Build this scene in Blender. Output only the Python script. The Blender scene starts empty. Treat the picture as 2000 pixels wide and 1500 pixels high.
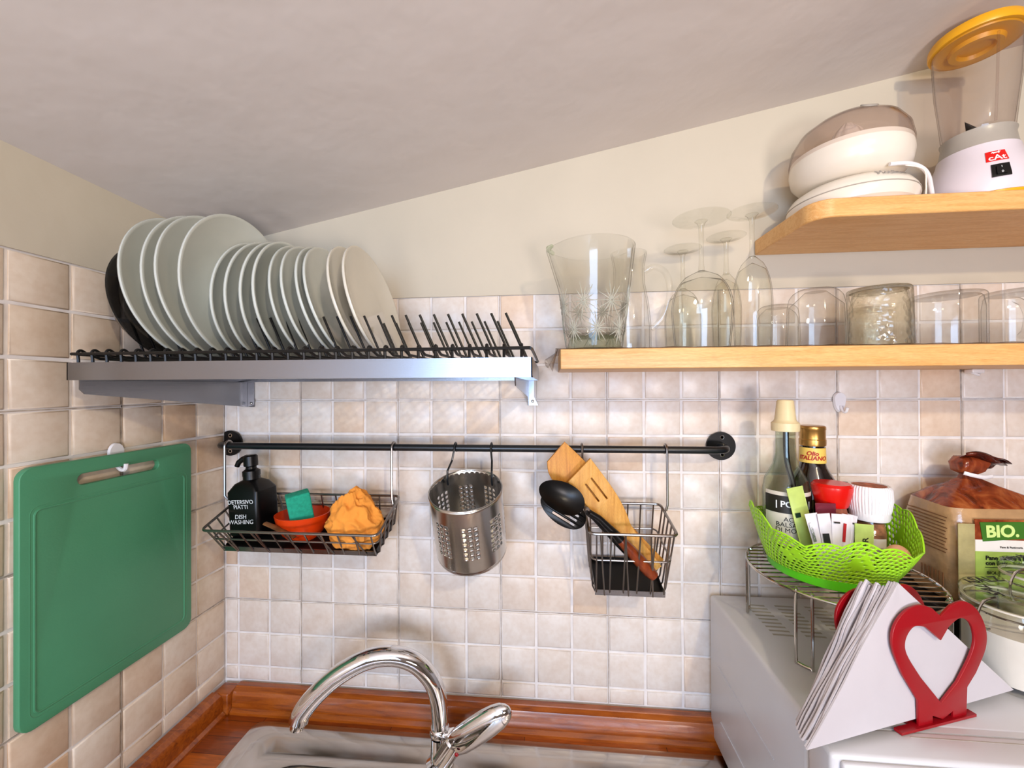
import bpy, bmesh, math, random
from math import sin, cos, pi, radians, sqrt
from mathutils import Vector, Matrix, noise
random.seed(7)
SC = bpy.context.scene
COL = SC.collection
ZO = 1.53          # height of the tile reference row above the floor; all z below are relative to it
V = Vector

# ------------------------------------------------------------------ camera
cam = bpy.data.cameras.new('camera'); co = bpy.data.objects.new('camera', cam); COL.objects.link(co)
cam.sensor_width = 36.0; cam.lens = 791.4 / 2000 * 36.0; cam.clip_start = 0.01; cam.clip_end = 50
_yaw, _pit, _rol = .0921, .0047, -.0050
_fw = V((-sin(_yaw)*cos(_pit), cos(_yaw)*cos(_pit), sin(_pit))); _rt = V((cos(_yaw), sin(_yaw), 0)); _up = _rt.cross(_fw)
_r2 = cos(_rol)*_rt + sin(_rol)*_up; _u2 = -sin(_rol)*_rt + cos(_rol)*_up
_m = Matrix((_r2, _u2, -_fw)).transposed().to_4x4(); _m.translation = V((.6903, -.8047, .0279 + ZO))
co.matrix_world = _m
SC.camera = co

# ------------------------------------------------------------------ world, lamps, exposure
SC.view_settings.view_transform = 'Standard'
try: SC.view_settings.look = 'None'
except Exception: pass
SC.view_settings.exposure = 0.0
SC.view_settings.gamma = 1.0
SC.view_settings.use_curve_mapping = False
SC.cycles.transparent_max_bounces = 64
SC.cycles.max_bounces = 10
SC.cycles.caustics_reflective = False
SC.cycles.caustics_refractive = False
w = bpy.data.worlds.new('sky'); SC.world = w; w.use_nodes = True
w.node_tree.nodes['Background'].inputs[0].default_value = (.55, .70, 1.0, 1)
w.node_tree.nodes['Background'].inputs[1].default_value = 1.2

def lamp(name, kind, loc, power, color, **k):
    l = bpy.data.lights.new(name, kind); l.energy = power; l.color = color
    o = bpy.data.objects.new(name, l); COL.objects.link(o); o.location = (loc[0], loc[1], loc[2] + ZO)
    for a, b in k.items():
        if a == 'aim':
            o.rotation_euler = (V(b) - V(loc)).to_track_quat('-Z', 'Y').to_euler()
        else: setattr(l, a, b)
    return o
# daylight coming through the window opening in the wall behind the camera
lamp('window_daylight', 'AREA', (.50, -2.36, .0), 25, (.48, .68, 1.0), aim=(.5, 0, -.12), shape='RECTANGLE', size=.9, size_y=.75)
# warm ceiling spotlight of the kitchen
lamp('ceiling_bulb', 'SPOT', (1.20, -1.32, .56), 23, (1.0, .84, .60), aim=(.85, 0, -.10), shadow_soft_size=.022, spot_size=radians(150), spot_blend=.6)
lamp('low_fill', 'POINT', (.42, -1.55, -.38), 11, (1.0, .90, .78), shadow_soft_size=.12)  # added fill light without a known source, lifts the lower left tiles
lamp('ceiling_fill', 'AREA', (1.15, -1.60, -.30), 15.5, (1.0, .90, .88), aim=(1.05, -1.2, .5), shape='DISK', size=.35)  # unseen upward light, added only to brighten the ceiling

# ------------------------------------------------------------------ materials
def lin(c):
    if isinstance(c, str):
        c = c.lstrip('#'); c = tuple(int(c[i:i+2], 16)/255 for i in (0, 2, 4))
    return tuple((x/12.92 if x <= .04045 else ((x+.055)/1.055)**2.4) for x in c) + (1,)
class NT:
    def __init__(s, name):
        s.m = bpy.data.materials.new(name); s.m.use_nodes = True; s.t = s.m.node_tree; s.t.nodes.clear()
        s.out = s.n('ShaderNodeOutputMaterial')
    def n(s, t, **k):
        x = s.t.nodes.new(t)
        for a, b in k.items():
            if a.startswith('_'): setattr(x, a[1:], b)
            else: x.inputs[a.replace('_', ' ')].default_value = b
        return x
    def l(s, a, b): s.t.links.new(a, b)
    def noise(s, scale, detail=3, vec=None, dist=0):
        x = s.n('ShaderNodeTexNoise', Scale=scale, Detail=detail, Distortion=dist)
        if vec is not None: s.l(vec, x.inputs['Vector'])
        return x
    def obj(s): return s.n('ShaderNodeTexCoord').outputs['Object']
    def scaled(s, v, sc, loc=(0, 0, 0)):
        m = s.n('ShaderNodeMapping', Scale=sc, Location=loc); s.l(v, m.inputs[0]); return m.outputs[0]
    def ramp(s, fac, stops):
        r = s.n('ShaderNodeValToRGB'); e = r.color_ramp.elements
        while len(e) < len(stops): e.new(.5)
        for q, (p, c) in zip(e, stops): q.position = p; q.color = lin(c) if isinstance(c, str) else c
        s.l(fac, r.inputs[0]); return r.outputs[0]
    def mix(s, fac, a, b, mode='MIX'):
        x = s.n('ShaderNodeMix', _data_type='RGBA', _blend_type=mode)
        if isinstance(fac, (int, float)): x.inputs[0].default_value = fac
        else: s.l(fac, x.inputs[0])
        for q, i in ((a, 6), (b, 7)):
            if hasattr(q, 'links'): s.l(q, x.inputs[i])
            else: x.inputs[i].default_value = lin(q) if isinstance(q, str) else q
        return x.outputs[2]
    def bump(s, h, strength, dist=.002):
        b = s.n('ShaderNodeBump', Strength=strength, Distance=dist); s.l(h, b.inputs['Height']); return b.outputs[0]
    def bsdf(s, base, rough=.5, metal=0, normal=None, **k):
        p = s.n('ShaderNodeBsdfPrincipled', Roughness=rough, Metallic=metal)
        for a, b in k.items(): p.inputs[a.replace('_', ' ')].default_value = b
        if hasattr(base, 'links'): s.l(base, p.inputs['Base Color'])
        else: p.inputs['Base Color'].default_value = lin(base)
        if normal is not None: s.l(normal, p.inputs['Normal'])
        s.l(p.outputs[0], s.out.inputs[0]); return p
def plain(name, col, rough=.5, metal=0, var=.06, scale=25, bump=0, bscale=60, bdist=.001, **k):
    t = NT(name); o = t.obj(); c = lin(col)
    nz = t.noise(scale, 4, o)
    d = tuple(x*(1-var) for x in c[:3]) + (1,); l = tuple(min(1, x*(1+var)) for x in c[:3]) + (1,)
    base = t.ramp(nz.outputs[0], [(.3, d), (.7, l)])
    nm = t.bump(t.noise(bscale, 4, o).outputs[0], bump, bdist) if bump else None
    t.bsdf(base, rough, metal, nm, **k); return t.m
def wood(name, stops, scale=(2, 14, 30), rough=.45, rings=6, coat=0):
    t = NT(name); o = t.obj()
    v = t.scaled(o, scale)
    n1 = t.noise(rings, 6, v, 1.2)
    n2 = t.noise(60, 5, t.scaled(o, tuple(q*2 for q in scale)))
    base = t.ramp(n1.outputs[0], stops)
    base = t.mix(.25, base, t.ramp(n2.outputs[0], [(.35, '#7a5530'), (.65, '#ffffff')]), 'MULTIPLY')
    t.bsdf(base, rough, 0, t.bump(n2.outputs[0], .08, .001), Coat_Weight=coat, Coat_Roughness=.15); return t.m
def blocks(name):
    t = NT(name); o = t.obj()
    b = t.n('ShaderNodeTexBrick', _offset=.37, _squash=1.0)
    b.inputs['Color1'].default_value = lin('#c26a1c'); b.inputs['Color2'].default_value = lin('#8a3f0c'); b.inputs['Mortar'].default_value = lin('#4a1c06')
    b.inputs['Scale'].default_value = 1; b.inputs['Mortar Size'].default_value = .0006; b.inputs['Brick Width'].default_value = .26; b.inputs['Row Height'].default_value = .036; b.inputs['Bias'].default_value = -.1
    t.l(o, b.inputs['Vector'])
    n2 = t.noise(7, 6, t.scaled(o, (3, 26, 26)), 1)
    base = t.mix(.6, b.outputs[0], t.ramp(n2.outputs[0], [(.3, '#8a5a30'), (.7, '#ffe0b0')]), 'MULTIPLY')
    t.bsdf(base, .32, 0, None, Coat_Weight=.4, Coat_Roughness=.12); return t.m
def thin_glass(name, tint='#fdfdfc', edge='#a8a49e', pattern=0, refr=0, dirt=0):
    t = NT(name)
    lw = t.n('ShaderNodeLayerWeight', Blend=.5)
    col = t.ramp(lw.outputs['Facing'], [(.0, tint), (.74, tint), (.97, edge)])
    tr = t.n('ShaderNodeBsdfTransparent'); t.l(col, tr.inputs[0])
    sh = tr.outputs[0]; nm = None
    if pattern:
        o = t.obj(); vo = t.n('ShaderNodeTexVoronoi', Scale=pattern); t.l(o, vo.inputs['Vector'])
        nm = t.bump(vo.outputs['Distance'], .6, .003)
    if refr:
        rf = t.n('ShaderNodeBsdfRefraction', Roughness=.02, IOR=1.16); t.l(col, rf.inputs[0])
        if nm: t.l(nm, rf.inputs['Normal'])
        mx = t.n('ShaderNodeMixShader'); mx.inputs[0].default_value = refr
        t.l(sh, mx.inputs[1]); t.l(rf.outputs[0], mx.inputs[2]); sh = mx.outputs[0]
    gl = t.n('ShaderNodeBsdfGlossy', Roughness=.04)
    if nm: t.l(nm, gl.inputs['Normal'])
    pw = t.n('ShaderNodeMath', _operation='POWER'); t.l(lw.outputs['Facing'], pw.inputs[0]); pw.inputs[1].default_value = 3.5
    fr = t.n('ShaderNodeMath', _operation='MULTIPLY_ADD'); t.l(pw.outputs[0], fr.inputs[0]); fr.inputs[1].default_value = .45; fr.inputs[2].default_value = .035
    mx = t.n('ShaderNodeMixShader'); t.l(fr.outputs[0], mx.inputs[0]); t.l(sh, mx.inputs[1]); t.l(gl.outputs[0], mx.inputs[2])
    t.l(mx.outputs[0], t.out.inputs[0]); return t.m
def film(name, col, alpha, rough=.15, bump=.6, bscale=35, col2=None, col3=None):
    """translucent coloured plastic film"""
    t = NT(name); o = t.obj()
    nz = t.noise(bscale, 4, t.scaled(o, (1, 1, .45)), 1.2)
    nm = t.bump(nz.outputs[0], bump, .004)
    if col2: col = t.ramp(nz.outputs[0], [(.35, col2), (.5, col), (.68, col3 or col)])
    p = t.bsdf(col, rough, 0, nm); p.inputs['Alpha'].default_value = alpha; return t.m
def tiles(name, dark, light, orange):
    t = NT(name)
    a = t.n('ShaderNodeAttribute', _attribute_name='tint')
    o = t.obj()
    n1 = t.noise(28, 5, o, .4)
    n2 = t.noise(110, 4, o)
    base = t.ramp(a.outputs['Fac'], [(0, dark), (.45, light), (.8, light), (1.0, orange)])
    base = t.mix(.45, base, t.ramp(n1.outputs[0], [(.30, '#eadccf'), (.62, '#fffefc')]), 'MULTIPLY')
    base = t.mix(.25, base, t.ramp(n2.outputs[0], [(.35, '#e8dccf'), (.6, '#ffffff')]), 'MULTIPLY')
    t.bsdf(base, .34, 0, t.bump(n1.outputs[0], .25, .0015)); return t.m
def brushed(name, col, rough=.28, stretch=(3, 3, 260), amt=.10):
    t = NT(name); o = t.obj()
    n1 = t.noise(6, 4, t.scaled(o, stretch))
    p = t.bsdf(col, rough, 1, t.bump(n1.outputs[0], amt, .0006)); return t.m

M = {}
M['plaster'] = plain('wall_plaster', '#cbc1ae', .75, var=.03, scale=5, bump=.25, bscale=22, bdist=.004)
M['ceiling'] = plain('ceiling_plaster', '#dcd4ce', .8, var=.03, scale=3, bump=.35, bscale=7, bdist=.012)
M['tile'] = tiles('back_wall_tiles', '#e6dacf', '#eae2db', '#e6ccb2')
M['tileL'] = tiles('left_wall_tiles', '#e0cdb8', '#e6d8c8', '#dcbc9c')
def groutmat():
    t = NT('grout'); o = t.obj()
    base = t.ramp(t.noise(30, 3, o).outputs[0], [(.3, '#dcd6d4'), (.7, '#f0ebe8')])
    t.bsdf(base, .8); return t.m
M['grout'] = groutmat()
M['dirtgrout'] = plain('old_grout', '#b5a89c', .9, var=.3, scale=60)
M['steel'] = brushed('brushed_steel', '#93959b', .24, (2, 2, 300))
M['cupsteel'] = brushed('satin_steel', '#c8c6c2', .22, (60, 60, 4), .05)
M['sinksteel'] = plain('sink_steel', '#c6c0ba', .12, 1, var=.05, scale=12, bump=.02, bscale=90)
M['chrome'] = plain('chrome', '#e8e8ea', .05, 1, var=.01)
M['wire'] = plain('dark_chrome_wire', '#96918d', .30, 1, var=.08)
M['shinywire'] = plain('chrome_wire', '#c4bfb8', .12, 1, var=.05)
M['rail'] = plain('black_painted_steel', '#12181d', .30, .2, var=.05, Specular_IOR_Level=.7)
M['black'] = plain('black_plastic', '#060607', .34, var=.05, Specular_IOR_Level=.35)
M['blackcoat'] = plain('black_rubber_coat', '#0a0909', .42, var=.1, Specular_IOR_Level=.35)
M['smoke'] = film('smoked_glass', '#0d0e10', .78, .05, 0)
M['china'] = plain('grey_white_glazed_china', '#c9cdc6', .16, var=.02, Coat_Weight=.5, Coat_Roughness=.05)
M['china2'] = plain('cream_glazed_china', '#d5d0c2', .16, var=.02, Coat_Weight=.5, Coat_Roughness=.05)
M['green'] = plain('green_polyethylene', '#4a9069', .42, var=.06, scale=8, bump=.35, bscale=420, bdist=.0004)
M['pine'] = wood('pale_pine', [(.25, '#d99a50'), (.45, '#eebb78'), (.6, '#e3a862'), (.8, '#f2c78a')], (1.2, 14, 16), .42, 5)
M['moulding'] = wood('red_brown_wood', [(.3, '#7a3408'), (.55, '#a4520f'), (.8, '#b8641e')], (2, 20, 20), .3, 5, .5)
M['blocks'] = blocks('butcher_block')
M['bamboo'] = wood('bamboo', [(.25, '#c8842a'), (.5, '#e2a548'), (.8, '#eebb68')], (22, 22, 2), .5, 5)
M['bamboo2'] = wood('orange_bamboo', [(.25, '#b8701c'), (.5, '#d8922e'), (.8, '#e6a944')], (22, 22, 2), .5, 5)
M['rosewood'] = wood('red_brown_handle', [(.25, '#5c1e08'), (.5, '#84340f'), (.8, '#9a481a')], (18, 18, 3), .35, 5, .3)
M['sponge'] = plain('teal_sponge', '#1f9f80', .95, var=.15, scale=200, bump=.6, bscale=260)
M['cloth'] = plain('orange_cloth', '#f09a3c', .95, var=.08, scale=30, bump=.5, bscale=320)
M['redbowl'] = plain('orange_red_plastic', '#e0400c', .3, var=.05)
M['twig'] = plain('brown_handle', '#7a4f2a', .6, var=.25, scale=80)
M['white'] = plain('white_lacquer', '#cfcfd2', .30, var=.01)
M['whitep'] = plain('white_plastic', '#e9e5e6', .28, var=.02)
M['creamp'] = plain('cream_plastic', '#e6dccd', .25, var=.02)
M['lilac'] = plain('lilac_white_plastic', '#dcd2d8', .30, var=.02)
M['yellow'] = plain('yellow_plastic', '#eaa818', .35, var=.04)
M['greyp'] = plain('translucent_grey_plastic', '#a79f94', .3, var=.06)
M['ventgrey'] = plain('vent_shadow_grey', '#a8a294', .6, var=.05)
M['cap'] = plain('cream_cap', '#e0cfa2', .4, var=.05)
M['gold'] = plain('gold_cap', '#b58a4a', .3, .85, var=.08)
M['darkbottle'] = plain('dark_sauce_bottle', '#150806', .08, var=.1, Coat_Weight=1.0)
M['vinegar'] = plain('balsamic_vinegar', '#140a06', .08, var=.1)
M['labelw'] = plain('paper_label_cream', '#d8cfc0', .6, var=.03)
M['labelb'] = plain('black_label', '#17130f', .5, var=.1)
M['labely'] = plain('yellow_label', '#ecc860', .5, var=.05)
M['red'] = plain('red_plastic', '#d8120c', .25, var=.04)
M['heart'] = plain('red_painted_metal', '#960614', .35, var=.04)
M['dgreen'] = plain('dark_green_cap', '#0c2c1c', .35, var=.1)
M['lime'] = plain('lime_green_plastic', '#a0de22', .35, var=.04)
M['limeb'] = plain('lime_green_base', '#5bd01c', .3, var=.04)
M['limepaper'] = plain('lime_sachet', '#bcd070', .35, var=.1, scale=60)
M['maroon'] = plain('maroon_sachet', '#6e2030', .4, var=.05)
M['paper'] = plain('white_sachet', '#e4dce0', .45, var=.04)
M['ink'] = plain('black_ink', '#0a0a0a', .6, var=.02)
M['inkred'] = plain('red_print', '#b0141c', .6, var=.02)
M['inkwhite'] = plain('white_paint', '#eef2f4', .6, var=.02)
M['tissue'] = plain('white_paper_napkin', '#c6c0c3', .9, var=.02, bump=.2, bscale=90)
M['glass'] = thin_glass('clear_glass')
M['glasswine'] = thin_glass('wine_glass', '#fdfdfb', '#7e7a70')
M['glasscut'] = thin_glass('cut_glass', '#fdfdfc', '#a09c94', refr=.08)
M['glassgreen'] = thin_glass('greenish_glass', '#f5fbf2', '#b4c8a8', refr=.05)
M['glasscrack'] = thin_glass('crackled_glass', '#fdfcf6', '#a09878', pattern=120, refr=.35)
M['glassbottle'] = thin_glass('pale_green_glass', '#f6faf4', '#9aac9c')
M['clearp'] = thin_glass('clear_plastic', '#f8f5f4', '#c8bcb8')
M['domep'] = thin_glass('smoky_clear_plastic', '#f8f3f1', '#d6ccc8')
M['frost'] = film('frosted_cut', '#d9d8c6', .55, .12, .8, 500)
M['liner'] = thin_glass('clear_liner', '#faf8f4', '#dcd4d0')
M['spice'] = plain('spice_mix', '#b06a50', .8, var=.5, scale=120)
M['garlic'] = plain('eggshell', '#e0a880', .5, var=.08)
M['brownpaper'] = plain('printed_brown_wrap', '#b08a60', .22, var=.30, scale=26, bump=.8, bscale=38, bdist=.004, Coat_Weight=.6, Coat_Roughness=.08)
M['wrapfront'] = plain('olive_wrap', '#a89c6c', .22, var=.35, scale=22, bump=.8, bscale=38, bdist=.004, Coat_Weight=.6, Coat_Roughness=.08)
M['bagred'] = film('red_brown_film', '#8a3a1c', .90, .14, 1.0, 30, '#4a160a', '#c0703c')
M['bagdark'] = film('dark_brown_film', '#4a150c', .96, .16, 1.0, 26, '#220806', '#82321a')
M['bread'] = plain('bread_slices', '#c07a3c', .8, var=.25, scale=40)
M['greenprint'] = plain('dark_green_print', '#3f7322', .4, var=.06)
M['lightgreen'] = plain('light_green_print', '#a4bc58', .4, var=.05)
M['palegreen'] = plain('pale_green_letters', '#d4ea8c', .5, var=.03)
M['whiteprint'] = plain('white_print', '#ece6dc', .4, var=.03)
M['sugar'] = plain('salt_grains', '#e6e0d8', .9, var=.05)
M['grain'] = plain('semolina_flour', '#b8a67c', .9, var=.1)
M['farwall'] = plain('taupe_wall_paint', '#8d8176', .8, var=.04, scale=4)
M['floor'] = plain('floor_tiles', '#7a6452', .5, var=.08, scale=4)
M['darkgap'] = plain('dark_gap', '#050505', .8)

# ------------------------------------------------------------------ mesh builder
class MB:
    def __init__(s): s.v = []; s.f = []; s.M = Matrix.Identity(4); s.tint = []
    def add(s, vs, fs):
        o = len(s.v); s.v += [s.M @ V(p) for p in vs]; s.f += [tuple(o+i for i in f) for f in fs]; return s
    def box(s, a, b, bev=0):
        a, b = V(a), V(b)
        lo = V((min(a[i], b[i]) for i in range(3))); hi = V((max(a[i], b[i]) for i in range(3)))
        if bev <= 0:
            vs = [(x, y, z) for z in (lo.z, hi.z) for y in (lo.y, hi.y) for x in (lo.x, hi.x)]
            return s.add(vs, [(0,2,3,1),(4,5,7,6),(0,1,5,4),(2,6,7,3),(0,4,6,2),(1,3,7,5)])
        bm = bmesh.new(); bmesh.ops.create_cube(bm, size=1)
        for q in bm.verts: q.co = V(((lo[i]+hi[i])/2 + q.co[i]*(hi[i]-lo[i]) for i in range(3)))
        bmesh.ops.bevel(bm, geom=bm.edges[:], offset=bev, segments=3, profile=.5, affect='EDGES')
        return s.bm(bm)
    def bm(s, bm):
        bm.verts.index_update()
        s.add([q.co.copy() for q in bm.verts], [tuple(x.index for x in f.verts) for f in bm.faces]); bm.free(); return s
    def tube(s, pts, r, n=10, closed=False, flat=None):
        pts = [V(p) for p in pts]; k = len(pts); rr = r if hasattr(r, '__len__') else [r]*k
        tan = []
        for i in range(k):
            if closed: a, b = pts[(i-1) % k], pts[(i+1) % k]
            else: a, b = pts[max(i-1, 0)], pts[min(i+1, k-1)]
            tan.append((b-a).normalized())
        up = V((0, 0, 1)) if abs(tan[0].z) < .9 else V((0, 1, 0))
        nrm = (up - tan[0]*up.dot(tan[0])).normalized(); vs = []
        for i in range(k):
            nrm = (nrm - tan[i]*nrm.dot(tan[i])).normalized(); bi = tan[i].cross(nrm)
            for j in range(n):
                a = 2*pi*j/n; fx, fy = (flat or (1, 1))
                vs.append(pts[i] + (nrm*cos(a)*fx + bi*sin(a)*fy)*rr[i])
        fs = []
        for i in range(k if closed else k-1):
            i2 = (i+1) % k
            for j in range(n): fs.append((i*n+j, i*n+(j+1) % n, i2*n+(j+1) % n, i2*n+j))
        if not closed: fs += [tuple(range(n-1, -1, -1)), tuple((k-1)*n+j for j in range(n))]
        return s.add(vs, fs)
    def lathe(s, prof, n=48, c=(0, 0, 0), cl=False, wob=None):
        """prof: (r,z) list from axis/bottom outward; cl: closed profile loop"""
        c = V(c); vs = []; k = len(prof)
        for i, (r, z) in enumerate(prof):
            for j in range(n):
                a = 2*pi*j/n; q = r + (wob(i, a, z) if wob else 0)
                vs.append(c + V((q*cos(a), q*sin(a), z)))
        fs = []
        for i in range(k if cl else k-1):
            i2 = (i+1) % k
            for j in range(n): fs.append((i*n+j, i*n+(j+1) % n, i2*n+(j+1) % n, i2*n+j))
        if not cl:
            if prof[0][0] > 1e-6: fs.append(tuple(range(n-1, -1, -1)))
            if prof[-1][0] > 1e-6: fs.append(tuple((k-1)*n+j for j in range(n)))
        return s.add(vs, fs)
    def prism(s, poly, z0, z1):
        n = len(poly); vs = [(p[0], p[1], z0) for p in poly] + [(p[0], p[1], z1) for p in poly]
        return s.add(vs, [tuple(range(n-1, -1, -1)), tuple(range(n, 2*n))] + [(i, (i+1) % n, n+(i+1) % n, n+i) for i in range(n)])
    def ball(s, c, r, n=20, k=12):
        c = V(c); rx, ry, rz = r if hasattr(r, '__len__') else (r, r, r)
        vs = []; fs = []
        for i in range(k+1):
            t = pi*i/k
            for j in range(n):
                a = 2*pi*j/n; vs.append(c + V((rx*sin(t)*cos(a), ry*sin(t)*sin(a), rz*cos(t))))
        for i in range(k):
            for j in range(n): fs.append((i*n+j, (i+1)*n+j, (i+1)*n+(j+1) % n, i*n+(j+1) % n))
        return s.add(vs, fs)
    def sheet(s, fn, nu, nv, wrap=False):
        vs = [fn(i/nu, j/nv) for j in range(nv+1) for i in range(nu if wrap else nu+1)]
        w_ = nu if wrap else nu+1
        return s.add(vs, [(j*w_+i, j*w_+(i+1) % w_, (j+1)*w_+(i+1) % w_, (j+1)*w_+i) for j in range(nv) for i in range(nu)])
    def perf(s, S, nu, nv, hole):
        """surface S(u,v) wrapped in u, cells with round holes of radius hole(i,j) in cell units (0 = none)"""
        ring = [(0, 0), (.5, 0), (1, 0), (1, .5), (1, 1), (.5, 1), (0, 1), (0, .5)]
        for j in range(nv):
            for i in range(nu):
                h = hole(i, j)
                outer = [S((i+a)/nu, (j+b)/nv) for a, b in ring]
                if h <= 0: s.add(outer, [tuple(range(8))]); continue
                inner = []
                for a, b in ring:
                    d = V((a-.5, b-.5)); d = d.normalized()*h; inner.append(S((i+.5+d.x)/nu, (j+.5+d.y)/nv))
                s.add(outer+inner, [(q, (q+1) % 8, 8+(q+1) % 8, 8+q) for q in range(8)])
        return s

ORI = {}
def mkmesh(name, mb, mat, ori, ang=35, merge=False):
    me = bpy.data.meshes.new(name); o3 = V(ori)
    me.from_pydata([p - o3 for p in mb.v], [], mb.f)
    bm = bmesh.new(); bm.from_mesh(me)
    bmesh.ops.remove_doubles(bm, verts=bm.verts[:], dist=1e-5 if merge else 1e-7)
    bmesh.ops.dissolve_degenerate(bm, edges=bm.edges[:], dist=1e-7)
    bmesh.ops.recalc_face_normals(bm, faces=bm.faces[:]); bm.to_mesh(me); bm.free()
    me.materials.append(M[mat] if isinstance(mat, str) else mat)
    me.shade_smooth(); me.set_sharp_from_angle(angle=radians(ang)); return me
def tag(o, label, cat, group=None, kind=None):
    if label: o['label'] = label
    if cat: o['category'] = cat
    if group: o['group'] = group
    if kind: o['kind'] = kind
    return o
def thing(name, label, cat, loc, group=None):
    o = bpy.data.objects.new(name, None); COL.objects.link(o); o.empty_display_size = .02
    o.location = (loc[0], loc[1], loc[2] + ZO); ORI[o.name] = V(loc); return tag(o, label, cat, group)
def part(root, name, mb, mat, label=None, **k):
    ori = ORI[root.name]; o = bpy.data.objects.new(name, mkmesh(name, mb, mat, ori, **k)); COL.objects.link(o)
    o.parent = root; ORI[o.name] = ori
    if label: o['label'] = label
    return o
def solo(name, mb, mat, label=None, cat=None, group=None, kind=None, ori=None, **k):
    if ori is None:
        xs = [p.x for p in mb.v]; ys = [p.y for p in mb.v]; zs = [p.z for p in mb.v]
        ori = ((min(xs)+max(xs))/2, (min(ys)+max(ys))/2, min(zs))
    o = bpy.data.objects.new(name, mkmesh(name, mb, mat, ori, **k)); COL.objects.link(o)
    o.location = (ori[0], ori[1], ori[2] + ZO); ORI[o.name] = V(ori); return tag(o, label, cat, group, kind)
def kids(o): return [c for c in COL.objects if c.parent == o]
def dup(root, loc, rot=None, label=None):
    pairs = [(root, None)]; new = {}
    i = 0
    while i < len(pairs):
        o, p = pairs[i]; c = o.copy(); COL.objects.link(c); new[o] = c
        if p: c.parent = p
        for ch in list(o.children): pairs.append((ch, c))
        i += 1
    r = new[root]; r.location = (loc[0], loc[1], loc[2] + ZO)
    if rot: r.rotation_euler = rot
    if label: r['label'] = label
    return r
def solidify(o, t, off=0):
    m = o.modifiers.new('solid', 'SOLIDIFY'); m.thickness = t; m.offset = off; m.use_even_offset = False
def curve_mesh(splines, extrude, bevel=0, res=2):
    """filled 2D outlines (with holes) -> MB in local x,y with thickness along z"""
    cu = bpy.data.curves.new('tmp', 'CURVE'); cu.dimensions = '2D'; cu.fill_mode = 'BOTH'; cu.extrude = extrude/2; cu.bevel_depth = bevel; cu.bevel_resolution = 2
    for sp in splines:
        x = cu.splines.new('POLY'); x.points.add(len(sp)-1)
        for p, q in zip(x.points, sp): p.co = (q[0], q[1], 0, 1)
        x.use_cyclic_u = True
    return _from_curve(cu)
def _from_curve(cu):
    o = bpy.data.objects.new('tmp', cu); me = bpy.data.meshes.new_from_object(o)
    vs = [q.co.copy() for q in me.vertices]; fs = [tuple(p.vertices) for p in me.polygons]
    bpy.data.objects.remove(o); bpy.data.meshes.remove(me); bpy.data.curves.remove(cu); return vs, fs
def text_mesh(txt, size, extrude=.0004, space=1, align='CENTER', shear=0, bold=0):
    cu = bpy.data.curves.new('tmp', 'FONT'); cu.body = txt; cu.size = size; cu.extrude = extrude/2; cu.align_x = align; cu.align_y = 'CENTER'
    cu.space_line = space; cu.shear = shear; cu.offset = bold; cu.resolution_u = 3
    return _from_curve(cu)
def frame(o, x, y):
    """matrix with local x,y axes given; z = x cross y"""
    x = V(x).normalized(); y = V(y); y = (y - x*y.dot(x)).normalized(); z = x.cross(y)
    m = Matrix((x, y, z)).transposed().to_4x4(); m.translation = V(o); return m
def put(vf, m, mb=None):
    mb = mb or MB(); old = mb.M; mb.M = m; mb.add(*vf); mb.M = old; return mb
def wrapcyl(vf, c, r, a0, mb=None, tilt=0):
    """bend flat text (x,y) around a vertical cylinder, reading direction as seen from outside"""
    mb = mb or MB(); out = []
    for p in vf[0]:
        rr = r(p.y) if callable(r) else r; a = a0 + p.x/rr; R_ = rr + p.z
        out.append((c[0] + R_*cos(a), c[1] + R_*sin(a), c[2] + p.y))
    mb.add(out, vf[1]); return mb
def smooth(pts, n=8, closed=False):
    pts = [V(p) for p in pts]; k = len(pts); out = []
    for i in range(k if closed else k-1):
        g = lambda q: pts[q % k] if closed else pts[max(0, min(k-1, q))]
        p0, p1, p2, p3 = g(i-1), g(i), g(i+1), g(i+2)
        for j in range(n):
            t = j/n
            out.append(.5*((2*p1) + (p2-p0)*t + (2*p0-5*p1+4*p2-p3)*t*t + (3*p1-p0-3*p2+p3)*t**3))
    if not closed: out.append(pts[-1])
    return out
def rrect(x0, y0, x1, y1, r, n=6):
    out = []
    for cx, cy, a in ((x1-r, y1-r, 0), (x0+r, y1-r, pi/2), (x0+r, y0+r, pi), (x1-r, y0+r, 3*pi/2)):
        for i in range(n+1): out.append((cx+r*cos(a+pi/2*i/n), cy+r*sin(a+pi/2*i/n)))
    return out

# ================================================================== THE ROOM
P = .07; X0 = .0316; T = .0035     # tile pitch, first joint, tile thickness in front of the grout
RX = 2.6; FY = -2.5; ZF = -ZO
def ceil(x, y): return .328 + .198*x - .035*y
# back wall (plaster) with tiled field, left wall, ceiling, floor, far walls
solo('wall_back', MB().box((-.1, T, ZF), (RX+.1, .12, 1.2)), 'plaster', kind='structure')
solo('wall_left', MB().box((-.12, FY, ZF), (-T, .0, 1.2)), 'plaster', kind='structure')
solo('wall_right', MB().box((RX, FY, ZF), (RX+.12, 0, 1.2)), 'farwall', kind='structure')
solo('floor', MB().box((-.1, FY-.1, ZF-.08), (RX+.1, .1, ZF)), 'floor', kind='structure')
c = MB(); xs = (-.2, RX+.2); ys = (FY-.2, .2)
c.add([(x, y, ceil(x, y)+h) for h in (0, .1) for x in xs for y in ys], [(0,1,3,2),(4,6,7,5),(0,4,5,1),(2,3,7,6),(0,2,6,4),(1,5,7,3)])
solo('ceiling', c, 'ceiling', kind='structure')
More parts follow.
